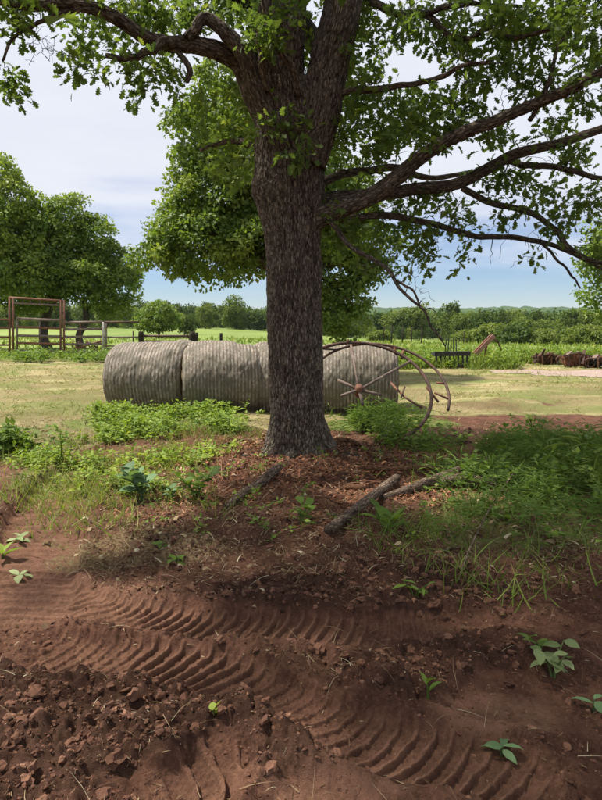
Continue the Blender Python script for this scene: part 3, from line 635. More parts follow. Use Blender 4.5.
# bare twigs
for px, py, rx, ry, dz, n in [(35, 40, 30, 25, -1.0, 16), (45, 62, 8, 10, -1.0, 4), (130, 90, 12, 24, -.6, 5), (190, 60, 14, 22, -.4, 6), (490, 75, 40, 30, -.5, 16), (560, 130, 40, 50, -.3, 22), (480, 230, 60, 30, .3, 18), (520, 250, 50, 20, .3, 10), (420, 285, 15, 20, -.6, 8), (380, 262, 25, 18, -.4, 8), (270, 140, 25, 30, -.45, 10), (395, 180, 40, 20, .1, 8)]:
    for _ in range(int(n * 1.5)): twig_to(P(px + rng.uniform(-rx, rx), py + rng.uniform(-ry, ry), OD + dz + rng.uniform(-.3, .3)), 0, bare=True)
nvis = sum(len(a) for a in Lp)
# unseen rest of the crown outside the picture, shaped to shade the foreground
nT = 0
while nT < 760:
    d = rdir(1)[0]; q = np.array([OB[0], OB[1], 6.6]) + d * np.array([5.9, 5.6, 3.6]) * rng.uniform(.35, 1) ** .5
    if q[2] < 4.0: continue
    pp = camoff(q); 
    if q[1] > 1.0 and -25 < pp[0] < 627 and pp[1] > -25: continue
    if fbm(q[0] * .55, q[1] * .55, q[2] * .55, 2) < -.12: continue
    sx, sy = q[0] - TOSUN[0] / TOSUN[2] * q[2], q[1] - TOSUN[1] / TOSUN[2] * q[2]
    if (sx < -.5 - .25 * (6 - sy) and sy > 4.4) or sy > 8.3 or (sx < -.7 and 2.9 < sy < 3.7 and rng.random() < .6): continue  # unseen crown left open where its shadow would cover sunlit ground
    nT += 1; twig_to(q, 16, .20, False, .5)
Lp, Ld, Lh, Ls, Lt = np.vstack(Lp), np.vstack(Ld), np.vstack(Lh), np.concatenate(Ls), np.concatenate(Lt)
fr = frames(Ld, Lh)
# the 300 leaves that show largest are parts of their own
px_ = camoff(Lp); dist = np.linalg.norm(Lp - [0, 0, EYE], axis=1); facing = np.abs((fr[:, :, 2] * nrm(Lp - [0, 0, EYE])).sum(-1))
score = np.where((px_[:, 0] > 4) & (px_[:, 0] < 598) & (px_[:, 1] > 4) & (Lp[:, 1] > 1), Ls / dist * (.2 + facing), 0); big = np.argsort(-score)[:300]
rest = np.ones(len(Lp), bool); rest[big] = False
far_ = rest.copy(); far_[:nvis] = False; rest[nvis:] = False; A = Acc()
for q_, T_, TF_ in ((rest, OAK, OAKF), (far_, RHO * [1.25, 1, 1], RHOF)):
    V, F, t = scatter(T_, TF_, Lp[q_] - OB, fr[q_], Ls[q_], Lt[q_]); A.add(V, F, t)
tag(link('crown', A.mesh('crown', M['oak_leaf'], False), oak), kind='stuff')
lm = [mesh('leaf', OAK, OAKF, M['oak_leaf'], False, {'tint': np.full(len(OAK), v)}) for v in (.3, .5, .7)]
for n_, b in enumerate(big):
    o = link('leaf', lm[n_ % 3], oak); m = Matrix.Identity(4)
    for r in range(3):
        for c_ in range(3): m[r][c_] = fr[b, r, c_] * Ls[b]
        m[r][3] = Lp[b, r] - OB[r]
    o.matrix_local = m
link('twigs', (lambda a: a)(twigs).mesh('twigs', M['bark'], True), oak, loc=tuple(-OB))['kind'] = 'stuff'

# ------------------------------------------------------------------ other trees
def tree_meshes(blobs, leaf, clumps, per, matn, trunks, template=(RHO, RHOF), clump_r=.42, tint=.5, inner=.25, seed=0):
    "crown and trunk meshes about the origin; blobs (x,y,z,rx,ry,rz)"
    g = np.random.default_rng(seed); B = np.array(blobs, float); area = np.array([(b[3] * b[5] + b[4] * b[5] + b[3] * b[4]) for b in B]); area /= area.sum()
    C, O, T = [], [], []
    for b, a in zip(B, area):
        n = int(clumps * a); d = nrm(g.normal(size=(n, 3))); s = 1 - inner * g.random(n) ** 1.5
        lump = 1 + .22 * fbm(d[:, 0] * 2.2 + b[0], d[:, 1] * 2.2, d[:, 2] * 2.2 + b[2], 2)
        C.append(b[:3] + d * b[3:] * (s * lump)[:, None]); O.append(d); T.append(g.normal(size=n) * .2)
    C, O, T = np.vstack(C), np.vstack(O), np.concatenate(T)
    n = len(C) * per; c = np.repeat(C, per, 0); o = np.repeat(O, per, 0); tt = np.repeat(T, per); cr_ = np.repeat(clump_r * g.uniform(.6, 1.35, len(C)), per)[:, None]
    d = nrm(g.normal(size=(n, 3)) + o * .55 + [0, 0, .45]); off = d * cr_ * (g.uniform(.15, 1, (n, 1)) ** .45) * [1, 1, .62]; pos = c + off
    dirs = nrm(d * .55 + g.normal(size=(n, 3)) * .65 + [0, 0, -.25]); hint = nrm(d * .8 + [0, 0, .55] + g.normal(size=(n, 3)) * .38)
    V, F, t = scatter(template[0], template[1], pos, frames(dirs, hint), leaf * g.uniform(.6, 1.3, n), np.clip(tint + tt + g.normal(size=n) * .13, 0, 1))
    crown = mesh('crown', V, F, M[matn], False, {'tint': t})
    A = Acc()
    for pts, rad in trunks:
        q = spline(np.column_stack([pts, rad]), 22); A.add(*tube(q[:, :3], q[:, 3], 10))
    for b in B:   # limbs into every mass
        s = np.array(trunks[0][0][-1]) * .5 + np.array(trunks[0][0][len(trunks[0][0]) // 2]) * .5
        for kk in range(3):
            e = b[:3] + nrm(g.normal(size=3)) * b[3:] * .75; tq = np.linspace(0, 1, 9)[:, None]
            A.add(*tube(s * (1 - tq) + e * tq + g.normal(size=(9, 3)) * .08 + np.array([0, 0, .12]) * np.sin(np.pi * tq) * np.linalg.norm(e - s), np.linspace(trunks[0][1][-1] * .7, .015, 9), 6))
    return crown, A.mesh('trunk', M['bark_far'])
def place_tree(name, label, meshes, loc, rz=0, s=1.0, group=None, sz=None):
    t_ = thing(name, label, 'tree', loc, rz, group); t_.scale = (s, s, s * (sz or 1))
    link('trunk', meshes[1], t_); link('crown', meshes[0], t_); return t_
def gz(x, y): return H(x, y)

# maple behind the oak
mb = [(-2.2, -.3, 3.9, 1.5, 1.5, 1.05), (-3.6, -.2, 3.5, .75, .8, .5), (-3.0, -.1, 4.5, .9, 1.0, .7), (-1.9, 0, 5.4, 1.4, 1.5, 1.2), (-2.4, .2, 7.0, .95, 1.2, 1.0), (-1.3, 0, 7.9, 1.2, 1.4, 1.1), (-.9, -.4, 3.9, 1.1, 1.3, .9), (0, .2, 6.0, 1.7, 1.8, 1.6), (1.3, 0, 3.1, .95, 1.1, 1.0), (2.1, -.2, 4.0, 1.0, 1.1, .6), (1.8, -.3, 2.0, .7, .9, .8), (1.3, .2, 4.9, 1.2, 1.3, 1.0), (2.7, 0, 3.3, .6, .8, .4), (.4, .5, 4.4, 1.2, 1.3, 1.0)]
mm = tree_meshes(mb, .14, 900, 84, 'maple_leaf', [([(0, 0, -.1), (.05, 0, 1), (-.05, 0, 2.2), (0, .05, 3.6)], [.24, .18, .16, .13])], template=(RH2, RH2F), clump_r=.45, tint=.6, seed=3)
p0 = P(287, 372, 18.6); place_tree('maple_tree', 'dense dark green broadleaf tree standing right behind the oak trunk', mm, (p0[0], 18.6, gz(p0[0], 18.6)))
# trees by the gate
lb = [(0, 0, 7.2, 2.9, 3.2, 2.4), (1.6, -.8, 4.9, 2.2, 2.3, 1.5), (-1.5, 0, 5.2, 3.0, 3.2, 2.4), (.2, 0, 10.4, 1.6, 1.8, 1.6), (2.3, -1, 6.9, 1.5, 1.6, 1.2), (-1.6, 0, 9.4, 1.8, 1.8, 1.7), (1.6, -.4, 8.9, 1.4, 1.5, 1.2), (2.6, -1.2, 4.2, 1.3, 1.4, .9), (.4, -1.6, 6.0, 1.6, 1.5, 1.2)]
lmsh = tree_meshes(lb, .21, 640, 74, 'maple_leaf', [([(0, 0, -.2), (.1, 0, 1.2), (-.1, 0, 2.8), (0, 0, 5)], [.36, .28, .25, .2])], template=(RH2, RH2F), clump_r=.62, tint=.85, seed=5)
x = (-6 - 301) / FPX * 37; place_tree('walnut_tree', 'tall bright green broadleaf tree cut by the picture edge beside the pipe gate', lmsh, (x, 37, gz(x, 37)))
lb2 = [(0, 0, 5.6, 2.4, 2.6, 2.0), (1.6, -.6, 4.4, 1.9, 2.2, 1.4), (-1.8, -.4, 4.3, 2.2, 2.4, 1.8), (.4, 0, 8.2, 1.5, 1.7, 1.2), (1.9, -.2, 7.0, 1.3, 1.4, 1.1), (-.2, -1.6, 6.6, 1.3, 1.3, 1.0), (2.8, -.4, 5.9, 1.1, 1.2, .8), (.6, -1.9, 4.4, 1.4, 1.2, .9), (2.9, 0, 3.6, 1.7, 1.8, 1.3), (-1.4, 0, 7.3, 1.7, 1.8, 1.4), (3.6, 0, 4.9, 1.0, 1.1, .8)]
lms2 = tree_meshes(lb2, .21, 640, 74, 'maple_leaf', [([(-1.2, 0, -.2), (-1.5, 0, .8), (-1.2, 0, 2.2), (0, 0, 4.2)], [.32, .27, .24, .2]), ([(.9, 0, -.2), (.8, 0, .9), (1.3, 0, 1.8), (1.2, 0, 3.2)], [.26, .22, .20, .15])], template=(RH2, RH2F), clump_r=.62, tint=.68, seed=8)
x = (68 - 301) / FPX * 39; place_tree('walnut_tree', 'round dark green tree with forked leaning trunk behind the pipe gate', lms2, (x, 39, gz(x, 39)))
x = (-75 - 301) / FPX * 42; o = place_tree('walnut_tree', 'broadleaf tree beyond the picture edge', lmsh, (x, 42, gz(x, 42)), 1.3, .95); 
for ch in list(o.children): bpy.data.objects.remove(ch)
bpy.data.objects.remove(o)
rb = [(0, 0, 4.6, 2.6, 2.6, 2.2), (-1.6, 0, 3.6, 1.9, 2.0, 1.5), (.5, 0, 6.5, 2.2, 2.2, 1.7), (-.9, 0, 5.6, 1.6, 1.6, 1.3)]
rmsh = tree_meshes(rb, .20, 420, 50, 'maple_leaf', [([(0, 0, -.2), (.05, 0, 1.2), (0, 0, 3.2)], [.22, .17, .14])], template=(RH2, RH2F), clump_r=.65, tint=.62, seed=12)
x = (652 - 301) / FPX * 27; place_tree('elm_tree', 'light green tree reaching in beside the scrap metal and gravel', rmsh, (x, 27, gz(x, 27)))

# trees out in the field and the far wood
variants = []
for s in range(5):
    g = np.random.default_rng(40 + s); bl = [(0, 0, 4.4, 2.6, 2.6, 2.6)] + [(g.uniform(-1.8, 1.8), g.uniform(-1.8, 1.8), g.uniform(1.6, 6.2), g.uniform(1.3, 2), g.uniform(1.3, 2), g.uniform(1.1, 1.7)) for _ in range(5)] + [(g.uniform(-1, 1), g.uniform(-1, 1), 1.5, 2.3, 2.3, 1.3)]
    variants.append(tree_meshes(bl, .5, 120, 26, 'far_leaf', [([(0, 0, -.3), (.1, 0, 1.2), (0, 0, 3.4)], [.25, .2, .15])], template=(RH2, RH2F), clump_r=1.0, tint=.15 + .19 * s, seed=60 + s))
fb = [(0, 0, 2.9, 2.9, 2.9, 2.0), (-1.6, 0, 2.2, 1.7, 1.8, 1.1), (1.7, 0, 2.3, 1.6, 1.8, 1.1), (.2, 0, 4.0, 1.9, 1.9, 1.2)]
fm = tree_meshes(fb, .34, 420, 16, 'maple_leaf', [([(0, 0, -.3), (.1, 0, .8), (0, 0, 2.2)], [.2, .16, .12])], template=(RH2, RH2F), clump_r=.5, tint=.7, seed=77)
x = (159 - 301) / FPX * 80; place_tree('field_tree', 'lone round light green tree standing in the open pasture', fm, (x, 80, gz(x, 80)), 0, .92)
x = (185 - 301) / FPX * 118; place_tree('field_tree', 'small darker tree out in the pasture before the far wood', variants[1], (x, 118, gz(x, 118)), 0, .62)
def wood_edge(px): return float(np.interp(px, [-80, 100, 260, 370, 440, 520, 602, 700], [190, 200, 195, 185, 168, 148, 135, 130]))
g = np.random.default_rng(5)
pxs = np.arange(-60, 690, 9.5)
for px in pxs:
    px = px + g.uniform(-5, 5); Yd = wood_edge(px) * g.uniform(.95, 1.12); x = (px - 301) / FPX * Yd; s = g.uniform(.8, 1.15)
    vi = int(g.integers(5)); where = 'behind the pipe gate' if px < 140 else 'across the open pasture' if px < 330 else 'beyond the wire fence posts' if px < 470 else 'behind the scrap implements'
    place_tree('woodland_tree', ('very dark green', 'dark green', 'mid green', 'light green', 'pale yellow green')[vi] + ' tree fronting the far wood ' + where, variants[vi], (x, Yd, gz(x, Yd)), g.uniform(0, 6.28), s, 'trees along the front edge of the far wood', g.uniform(.75, 1.3))
# mass of the wood behind: one object
A = []; cv = []
for v_ in variants:
    me = v_[0]; c_ = np.zeros(len(me.vertices) * 3); me.vertices.foreach_get('co', c_); tt = np.zeros(len(me.vertices)); me.attributes['tint'].data.foreach_get('value', tt)
    cv.append((c_.reshape(-1, 4, 3), tt.reshape(-1, 4)))
VV, TT = [], []
for px in np.arange(-120, 760, 9.0):
    for row in (-1, 0, 1, 2, 3, 4):
        Yd = wood_edge(px) * g.uniform(.96, 1.02) if row < 0 else wood_edge(px) + 10 + row * row * 13 * g.uniform(.7, 1.3) + g.uniform(0, 10); q = px + g.uniform(-6, 6); x = (q - 301) / FPX * Yd
        c_, tt = cv[int(g.integers(5))]; sel = g.random(len(c_)) < (.17 if row < 2 else .10); s = g.uniform(.75, 1.12) * (.5 if row < 0 else 1); a = g.uniform(0, 6.28)
        v = c_[sel] * np.array([s, s, s]); mid = v[:, :1]; v = mid + (v - mid) * (1.7 if row < 2 else 2.2)
        v = np.stack([v[..., 0] * math.cos(a) - v[..., 1] * math.sin(a), v[..., 0] * math.sin(a) + v[..., 1] * math.cos(a), v[..., 2]], -1) + [x, Yd, float(far_height(np.array([x]), np.array([Yd]))[0])]
        VV.append(v.reshape(-1, 3)); TT.append(np.clip(tt[sel].ravel() + g.normal() * .22, 0, 1))
VV = np.vstack(VV); n = len(VV) // 4; b4 = np.arange(n)[:, None] * 4
tag(link('woodland', mesh('woodland', VV, np.vstack([b4 + [0, 1, 2], b4 + [0, 2, 3]]), M['far_leaf'], False, {'tint': np.concatenate(TT)})), 'dense green far wood rising behind the pasture', 'woodland', kind='stuff')
# shrubs at the foot of the wood
sb = [(0, 0, .9, 1.6, 1.4, .95), (-.9, 0, .7, 1.0, 1.0, .7), (1.0, 0, .7, 1.0, 1.0, .7)]
sm = tree_meshes(sb, .25, 240, 16, 'far_leaf', [([(0, 0, -.1), (0, 0, .4), (0, 0, .8)], [.06, .05, .04])], template=(RH2, RH2F), clump_r=.35, tint=.35, inner=.5, seed=90)
sm2 = tree_meshes(sb, .25, 240, 16, 'far_leaf', [([(0, 0, -.1), (0, 0, .4), (0, 0, .8)], [.06, .05, .04])], template=(RH2, RH2F), clump_r=.35, tint=.95, inner=.5, seed=91)
def shrub(label, m_, px, Yd, s, group=None):
    x = (px - 301) / FPX * Yd; t_ = thing('shrub', label, 'shrub', (x, Yd, gz(x, Yd)), px * .1, group); t_.scale = (s, s, s)
    link('stem', m_[1], t_); link('foliage', m_[0], t_)
shrub('rounded grey green shrub in front of the wood', sm, 515, 100, 1.9)
for k_, (px, Yd, s) in enumerate(((493, 112, 2.2), (470, 118, 1.7), (545, 98, 1.5), (585, 90, 1.7), (380, 120, 1.4))): shrub(('tall', 'mid sized', 'low', 'spreading', 'lone')[k_] + ' yellow green shrub ' + ('beside the grey green shrub', 'where the wood meets the pasture', 'behind the reddish scrap hopper', 'behind the grey black scrap hopper', 'beyond the wire fence posts')[k_], sm2, px, Yd, s, 'shrubs at the foot of the wood')

# ------------------------------------------------------------------ hay bales
def bale_mesh(seed, Rb=.69, L=1.40, ns=23, droop=0.0):
    nu, nth = ns * 8 + 1, 128; u = np.linspace(0, 1, nu); th = np.arange(nth) * 2 * np.pi / nth
    U, T = np.meshgrid(u, th, indexing='ij'); ph = U * ns + .10 * fbm(U * 5, np.cos(T) * 1.5, np.sin(T) * 1.5 + seed, 2)
    st = np.abs(np.sin(np.pi * ph)) ; r = Rb * (1 - .13 * np.abs(2 * U - 1) ** 7)
    r = r + .0015 * st + .035 * fbm(U * 2.2 + seed, np.cos(T) * 1.3, np.sin(T) * 1.3, 3) + .009 * fbm(U * 26, np.cos(T) * 11, np.sin(T) * 11 + seed, 3)
    x = (U - .5) * L; y = r * np.cos(T); z = r * np.sin(T); z = np.where(z < -.86 * Rb, -.86 * Rb + (z + .86 * Rb) * .25, z) * (1 - .02)
    z = z + Rb * .88; V = np.stack([x, y * 1.03, z], -1).reshape(-1, 3)
    i, j = np.meshgrid(np.arange(nu - 1), np.arange(nth), indexing='ij'); j2 = (j + 1) % nth
    F = np.stack([i * nth + j, i * nth + j2, (i + 1) * nth + j2, (i + 1) * nth + j], -1).reshape(-1, 4)
    side = mesh('net_wrap', V, F, M['bale'], True, {'stripe': (1 - st ** .7 * .0 - (1 - st)).ravel() * .75 + .12})
    ends = []
    for s in (0, nu - 1):
        ring = V[s * nth:(s + 1) * nth]; c0 = ring.mean(0); W_ = [ring]
        for q in np.linspace(.92, .08, 12): W_.append(c0 + (ring - c0) * q + np.array([(.05 if s else -.05) * (1 - q ** 2) + .0, 0, 0]) + np.outer(fbm(ring[:, 1] * 9 * q, ring[:, 2] * 9 * q, seed + s, 3) * .018, [1, 0, 0]))
        W_ = np.vstack(W_); i, j = np.meshgrid(np.arange(12), np.arange(nth), indexing='ij'); j2 = (j + 1) % nth
        Fe = np.stack([i * nth + j, i * nth + j2, (i + 1) * nth + j2, (i + 1) * nth + j], -1).reshape(-1, 4)
        if s == 0: Fe = Fe[:, ::-1]
        ends.append(mesh('end_face', W_, [Fe, np.arange(12 * nth, 13 * nth)[None]], M['bale_end']))
    return side, ends
bm_ = [bale_mesh(s) for s in (1, 2, 3)]
def straw_mesh(n=520, Rb=.69, L=1.36):
    th = rng.uniform(0, 2 * np.pi, n); u = np.where(rng.random(n) < .35, np.sign(rng.normal(size=n)) * rng.uniform(.42, .5, n), rng.uniform(-.5, .5, n)); rr = Rb * (1 - .13 * np.abs(2 * u) ** 7) - .005
    pos = np.stack([u * L, rr * np.cos(th) * 1.03, np.maximum(rr * np.sin(th), -.55) * .98 + Rb * .88], -1); nn = np.stack([0 * th, np.cos(th), np.sin(th)], -1); tg = np.stack([0 * th, -np.sin(th), np.cos(th)], -1)
    d = nn * rng.uniform(.05, .5, (n, 1)) + tg * rng.normal(size=(n, 1)) + np.array([1.0, 0, 0]) * rng.normal(size=(n, 1)) * .7
    T = BLADE.copy(); T[:, 2] = -.3 * T[:, 1] ** 2; Lh_ = rng.uniform(.03, .13, n)
    V, F, t = scatter(T, BLF, pos, frames(d, nn), np.stack([np.full(n, .006), Lh_, Lh_], -1)[:, None, :], np.clip(rng.normal(.62, .25, n), 0, 1)); return mesh('loose_straw', V, F, M['straw'], False, {'tint': t})
straw_m = straw_mesh()
def bale(label, px, Yc, yaw, v, s=1.0):
    x = (px - 301) / FPX * (Yc * CP + .5 * SP + 0.0); t_ = thing('hay_bale', label, 'hay bale', (x, Yc, H(x, Yc) - .06), R_(yaw), 'round hay bales in two rows'); t_.scale = (s, s, s)
    link('net_wrap', bm_[v][0], t_)
    for e in bm_[v][1]: link('end_face', e, t_)
    link('loose_straw', straw_m, t_)['kind'] = 'stuff'
bale('weathered round hay bale at the outer end of the front row, away from the wheel', 151, 11.15, -4, 0)
bale('weathered round hay bale twisted out of line in the front row', 221.5, 11.05, 8, 1, .98)
bale('weathered round hay bale half hidden behind the oak trunk', 291, 11.2, 0, 2, .97)
bale('weathered round hay bale right behind the rusty wheel', 357, 11.15, -2, 1)
bale('round hay bale in the back row, mostly hidden by the twisted bale', 205, 12.75, 4, 2, 1.0)
bale('round hay bale in the back row, top showing beside the oak trunk', 286, 12.7, 0, 0, 1.0)

# ------------------------------------------------------------------ rusty wheel
def pipe(name, pts, r, matn, parent, seg=8, n=None, off=None):
    pts = np.asarray(pts, float)
    if n: pts = spline(pts, n)
    V, F = tube(pts, r, seg)
    if off is not None: V = V - off
    return link(name, mesh(name, V, F, M[matn]), parent)
wc = P(359, 388, 8.3) + [0, 0, -.03]; wn = nrm(np.array([.02, -.63, .78])); wa = nrm(np.cross(wn, [0, 0, 1.0])); wb = np.cross(wn, wa); RW = 1.0
if wa[0] < 0: wa = -wa
if wb[2] < 0: wb = -wb
wb0 = np.array([wc[0], wc[1], 0.0])
wh = thing('reel_wheel', 'large rusty spoked iron reel wheel leaning before the hay bales', 'wheel', tuple(wb0))
def wp(a, r=1.0, c=None): return (wc if c is None else c) + RW * r * (math.cos(R_(a)) * wa + math.sin(R_(a)) * wb)
pipe('rim', [wp(a) for a in np.linspace(-58, 232, 100)], .024, 'rust_dark', wh, 8, None, wb0)
c2 = wc + np.array([.27, .10, -.02])
pipe('rim', [wp(a, 1.0, c2) for a in np.linspace(-22, 140, 60)], .020, 'rust_dark', wh, 8, None, wb0)
def w2(px, py):   # point in the wheel's plane seen at a photo pixel
    d = ray(px, py); o_ = np.array([0, 0, EYE]); s = np.dot(wc - o_, wn) / np.dot(d, wn); return o_ + d * s
for q, r in (((411, 361), .021), ((351, 345), .018), ((338, 380), .020), ((341, 396), .022), ((381, 395), .020), ((363, 405), .022)):
    e = w2(*q); pipe('spoke', [wc, wc * .5 + e * .5 + wn * .005, e], r, 'rust_pale', wh, 8, None, wb0)
pipe('hub', [wc - wn * .09, wc + wn * .07], .055, 'rust', wh, 14, None, wb0)
pipe('spoke', [w2(394, 385) + [0, .3, 0], w2(408, 398) + [0, .25, -.02], w2(425, 408) + [0, .2, -.03]], .016, 'rust', wh, 8, None, wb0)
for a, b in (((404, 400), (408, 390)),): pipe('stub', [w2(*a) + [0, .25, 0], w2(*b) + [0, .25, .02]], .014, 'rust_dark', wh, 6, None, wb0)
for a1, r1, e in ((8, 1.0, (-.13, .0, .01)), (-10, 1.0, (-.20, .04, .09)), ):
    s = wp(a1, r1, c2); pipe('crossbar', [s, s + np.array(e)], .016, 'rust', wh, 6, None, wb0)
for a1, e in ((-3, (.10, -.05, -.13)), (45, (.02, .02, .08)), (52, (-.02, .0, .07)), (95, (.02, 0, .06))):
    s = wp(a1); pipe('stub', [s - np.array(e) * .6, s + np.array(e)], .017, 'rust', wh, 6, None, wb0)
for a1 in (62, 80, 120): pipe('crossbar', [wp(a1), wp(a1, 1.0, c2)], .014, 'rust_dark', wh, 6, None, wb0)

# ------------------------------------------------------------------ pipe gate and corral fence
GY = 30.0
def gp(px, py, Y=GY): return P(px, py, Y)
gx0 = gp(10, 350); gt = thing('pipe_gate', 'rusty pipe gate under a tall overhead frame', 'gate', (gp(37, 350)[0], GY, gz(gp(37, 350)[0], GY)))
go = np.array(gt.location)
def gpipe(name, a, b, r, m_, par=gt, off=go, Y=GY): return pipe(name, [gp(*a, Y), gp(*b, Y)], r, m_, par, 8, None, off)
for px in (9.5, 13): gpipe('post', (px, 357), (px, 298), .055, 'rust')
for px in (60.5, 63.8): gpipe('post', (px, 359), (px, 300.5), .055, 'rust')
gpipe('top_bar', (8.8, 297.5), (64.5, 301), .05, 'rust'); gpipe('top_bar', (13, 303), (61, 305.5), .045, 'rust_pale')
for px in (22, 30, 39, 47, 56): gpipe('brace', (px, 298.5 + (px - 9) * .06), (px + 2, 303.7 + (px - 13) * .05), .03, 'rust_dark')
gl = gpipe('gate_leaf', (17, 352), (17, 318.5), .045, 'rust_pale')
for k_, (y0, y1) in enumerate(((318.5, 320.5), (327, 328.5), (335.5, 336.5), (343, 344), (351, 352))): gpipe('gate_rail', (17, y0), (61, y1), .06, 'rust' if k_ % 2 else 'rust_pale', gl)
gpipe('gate_stile', (39.5, 352), (39.5, 319), .045, 'rust_pale', gl)
gpipe('latch', (61, 339), (66, 336), .05, 'rust_dark', gl)
cf = thing('corral_panel', 'low rusty pipe panel beside the gate with a pale upright', 'fence', (gp(85, 350)[0], GY, gz(gp(85, 350)[0], GY))); co = np.array(cf.location)
for y0 in (322.5, 329.5, 337, 344.5, 352): gpipe('rail', (64.5, y0), (102.5, y0 - .5), .06, 'rust_pale', cf, co)
gpipe('upright', (103, 355), (103, 322), .07, 'paint_white', cf, co); gpipe('upright', (80, 352), (80, 322), .03, 'rust', cf, co)
cf2 = thing('corral_panel', 'thin pipe panel between the pale upright and the thick wooden post', 'fence', (gp(122, 350)[0], GY, gz(gp(122, 350)[0], GY))); co2 = np.array(cf2.location)
for y0, r in ((322, .05), (337, .035), (346, .035)): gpipe('rail', (104, y0), (139, y0), r, 'rust_pale' if r < .05 else 'rust_dark', cf2, co2)
gpipe('upright', (106, 355), (106, 323), .05, 'rust_pale', cf2, co2); gpipe('upright', (133, 353), (133, 331), .03, 'rust_dark', cf2, co2)
cf3 = thing('corral_panel', 'rusty pipe panel on the hinge side of the gate', 'fence', (gp(-20, 350)[0], GY, gz(gp(-20, 350)[0], GY))); co3 = np.array(cf3.location)
for y0 in (319.5, 328, 337, 345, 352): gpipe('rail', (-60, y0), (9, y0), .045, 'rust', cf3, co3)
gpipe('upright', (-58, 355), (-58, 319), .05, 'rust', cf3, co3)
fr_ = thing('rail_fence', 'dark two-rail fence between thick posts behind the hay bales', 'fence', (gp(167, 350)[0], GY, gz(gp(167, 350)[0], GY))); fo = np.array(fr_.location)
def post(par, off, px, y0, y1, r, Y=GY):
    a, b = gp(px, y0, Y), gp(px, y1, Y); n = 8; tq = np.linspace(0, 1, n)[:, None]
    V, F = tube(a * (1 - tq) + b * tq, r * (1 + .08 * np.sin(np.arange(n) * 2.1 + px)), 10, True); return link('post', mesh('post', V - off, F, M['bark_far']), par)
post(fr_, fo, 141, 357, 331.5, .13); post(fr_, fo, 192, 357, 332, .15); post(fr_, fo, 196, 357, 332.5, .10)
for y0 in (335.8, 341.5): gpipe('rail', (141, y0), (193, y0 + .5), .06, 'rust_dark', fr_, fo)
wf = thing('fence_post', 'single dark fence post standing in grass behind the second hay bale', 'post', (gp(221, 350, 34)[0], 34, gz(gp(221, 350, 34)[0], 34))); wo = np.array(wf.location); post(wf, wo, 221, 352, 333, .08, 34)
pts_ = [(383, 62), (391, 63), (402, 64), (411, 65), (421, 66), (441, 70), (463, 74)]
for px, Yd in pts_:
    x = (px - 301) / FPX * Yd; z0 = gz(x, Yd); f_ = thing('fence_post', 'thin weathered post of the wire fence across the pasture', 'post', (x, Yd, z0), 0, 'wire fence posts across the pasture')
    link('post', mesh('post', *tube([(0, 0, -.2), (.01, 0, .8), (.03, 0, 1.75 + .1 * math.sin(px))], .065, 8), M['bark_far']), f_)

# ------------------------------------------------------------------ old implements
im = thing('harrow', 'rusty tined harrow standing in grass behind the corral panel', 'implement', (gp(90, 350, 32)[0], 32, gz(gp(90, 350, 32)[0], 32))); io = np.array(im.location)
for k_, px in enumerate((76, 80, 84.5, 89, 93, 97, 101)):
    a = gp(px, 353, 32); b = gp(px - 3 + (k_ % 2) * 2, 341 + (k_ % 3), 32); m_ = gp(px - 4, 346, 32); pipe('tine', [a, m_, b], .03, 'rust', im, 6, 10, io)
pipe('bar', [gp(74, 349, 32), gp(102, 341, 32)], .05, 'rust', im, 8, None, io); pipe('bar', [gp(86, 341, 32), gp(101, 350, 32)], .05, 'rust_dark', im, 8, None, io)

def imp(name, label, px, Yd, cat, rz=0.0):
    x = (px - 301) / FPX * Yd; t_ = thing(name, label, cat, (x, Yd, gz(x, Yd)), rz); return t_
def part(par, name, prims, matn, smooth=False):
    A = Acc()
    for V, F in prims: A.add(V, F)
    return link(name, A.mesh(name, M[matn], smooth), par)
def bar(a, b, w, h=None):
    a, b = np.array(a, float), np.array(b, float); d = b - a; L = np.linalg.norm(d); y = d / L; up = np.array([0, 0, 1.0]) if abs(y[2]) < .95 else np.array([1.0, 0, 0]); x = nrm(np.cross(y, up)); z = np.cross(x, y)
    return box((a + b) / 2, (w, L, h or w), np.stack([x, y, z], -1))
t_ = imp('tool_bar', 'dark iron tined tool bar standing in the tall weeds', 452, 21.5, 'implement', .05)
part(t_, 'frame', [bar((-.65, 0, .50), (.65, 0, .52), .14, .16), bar((-.62, .35, .48), (.62, .35, .50), .1), bar((-.6, 0, .5), (-.6, .4, .5), .08), bar((.6, 0, .5), (.6, .4, .5), .08)], 'iron_dark')
for k_ in range(8): part(t_, 'tine', [bar((-.56 + k_ * .16, .05, .45), (-.56 + k_ * .16, -.03, .03), .05), ], 'iron_dark')
for k_ in range(5): part(t_, 'mast', [bar((-.22 + k_ * .1, .1, .55), (-.20 + k_ * .09, .12, 1.0 + .1 * (k_ % 2)), .03)], 'iron_dark')
part(t_, 'skid', [bar((-.5, .1, .06), (.5, .12, .06), .12, .08)], 'rust_dark')
t_ = imp('auger_chute', 'orange rusty chute tilted up out of the tall weeds', 486, 22.5, 'implement', .1)
part(t_, 'chute', [bar((-.45, 0, .35), (.28, .1, 1.05), .22, .05), bar((-.45, -.11, .42), (.28, -.01, 1.12), .03, .16), bar((-.45, .11, .42), (.28, .21, 1.12), .03, .16)], 'orange_paint')
part(t_, 'base', [bar((-.42, 0, .0), (-.30, 0, .5), .16), bar((-.1, .1, .0), (.05, .1, .75), .06)], 'rust')
part(t_, 'arm', [bar((.2, .05, 1.0), (.45, .05, .9), .05), bar((.45, .05, .9), (.62, .05, .55), .04)], 'rust_dark')
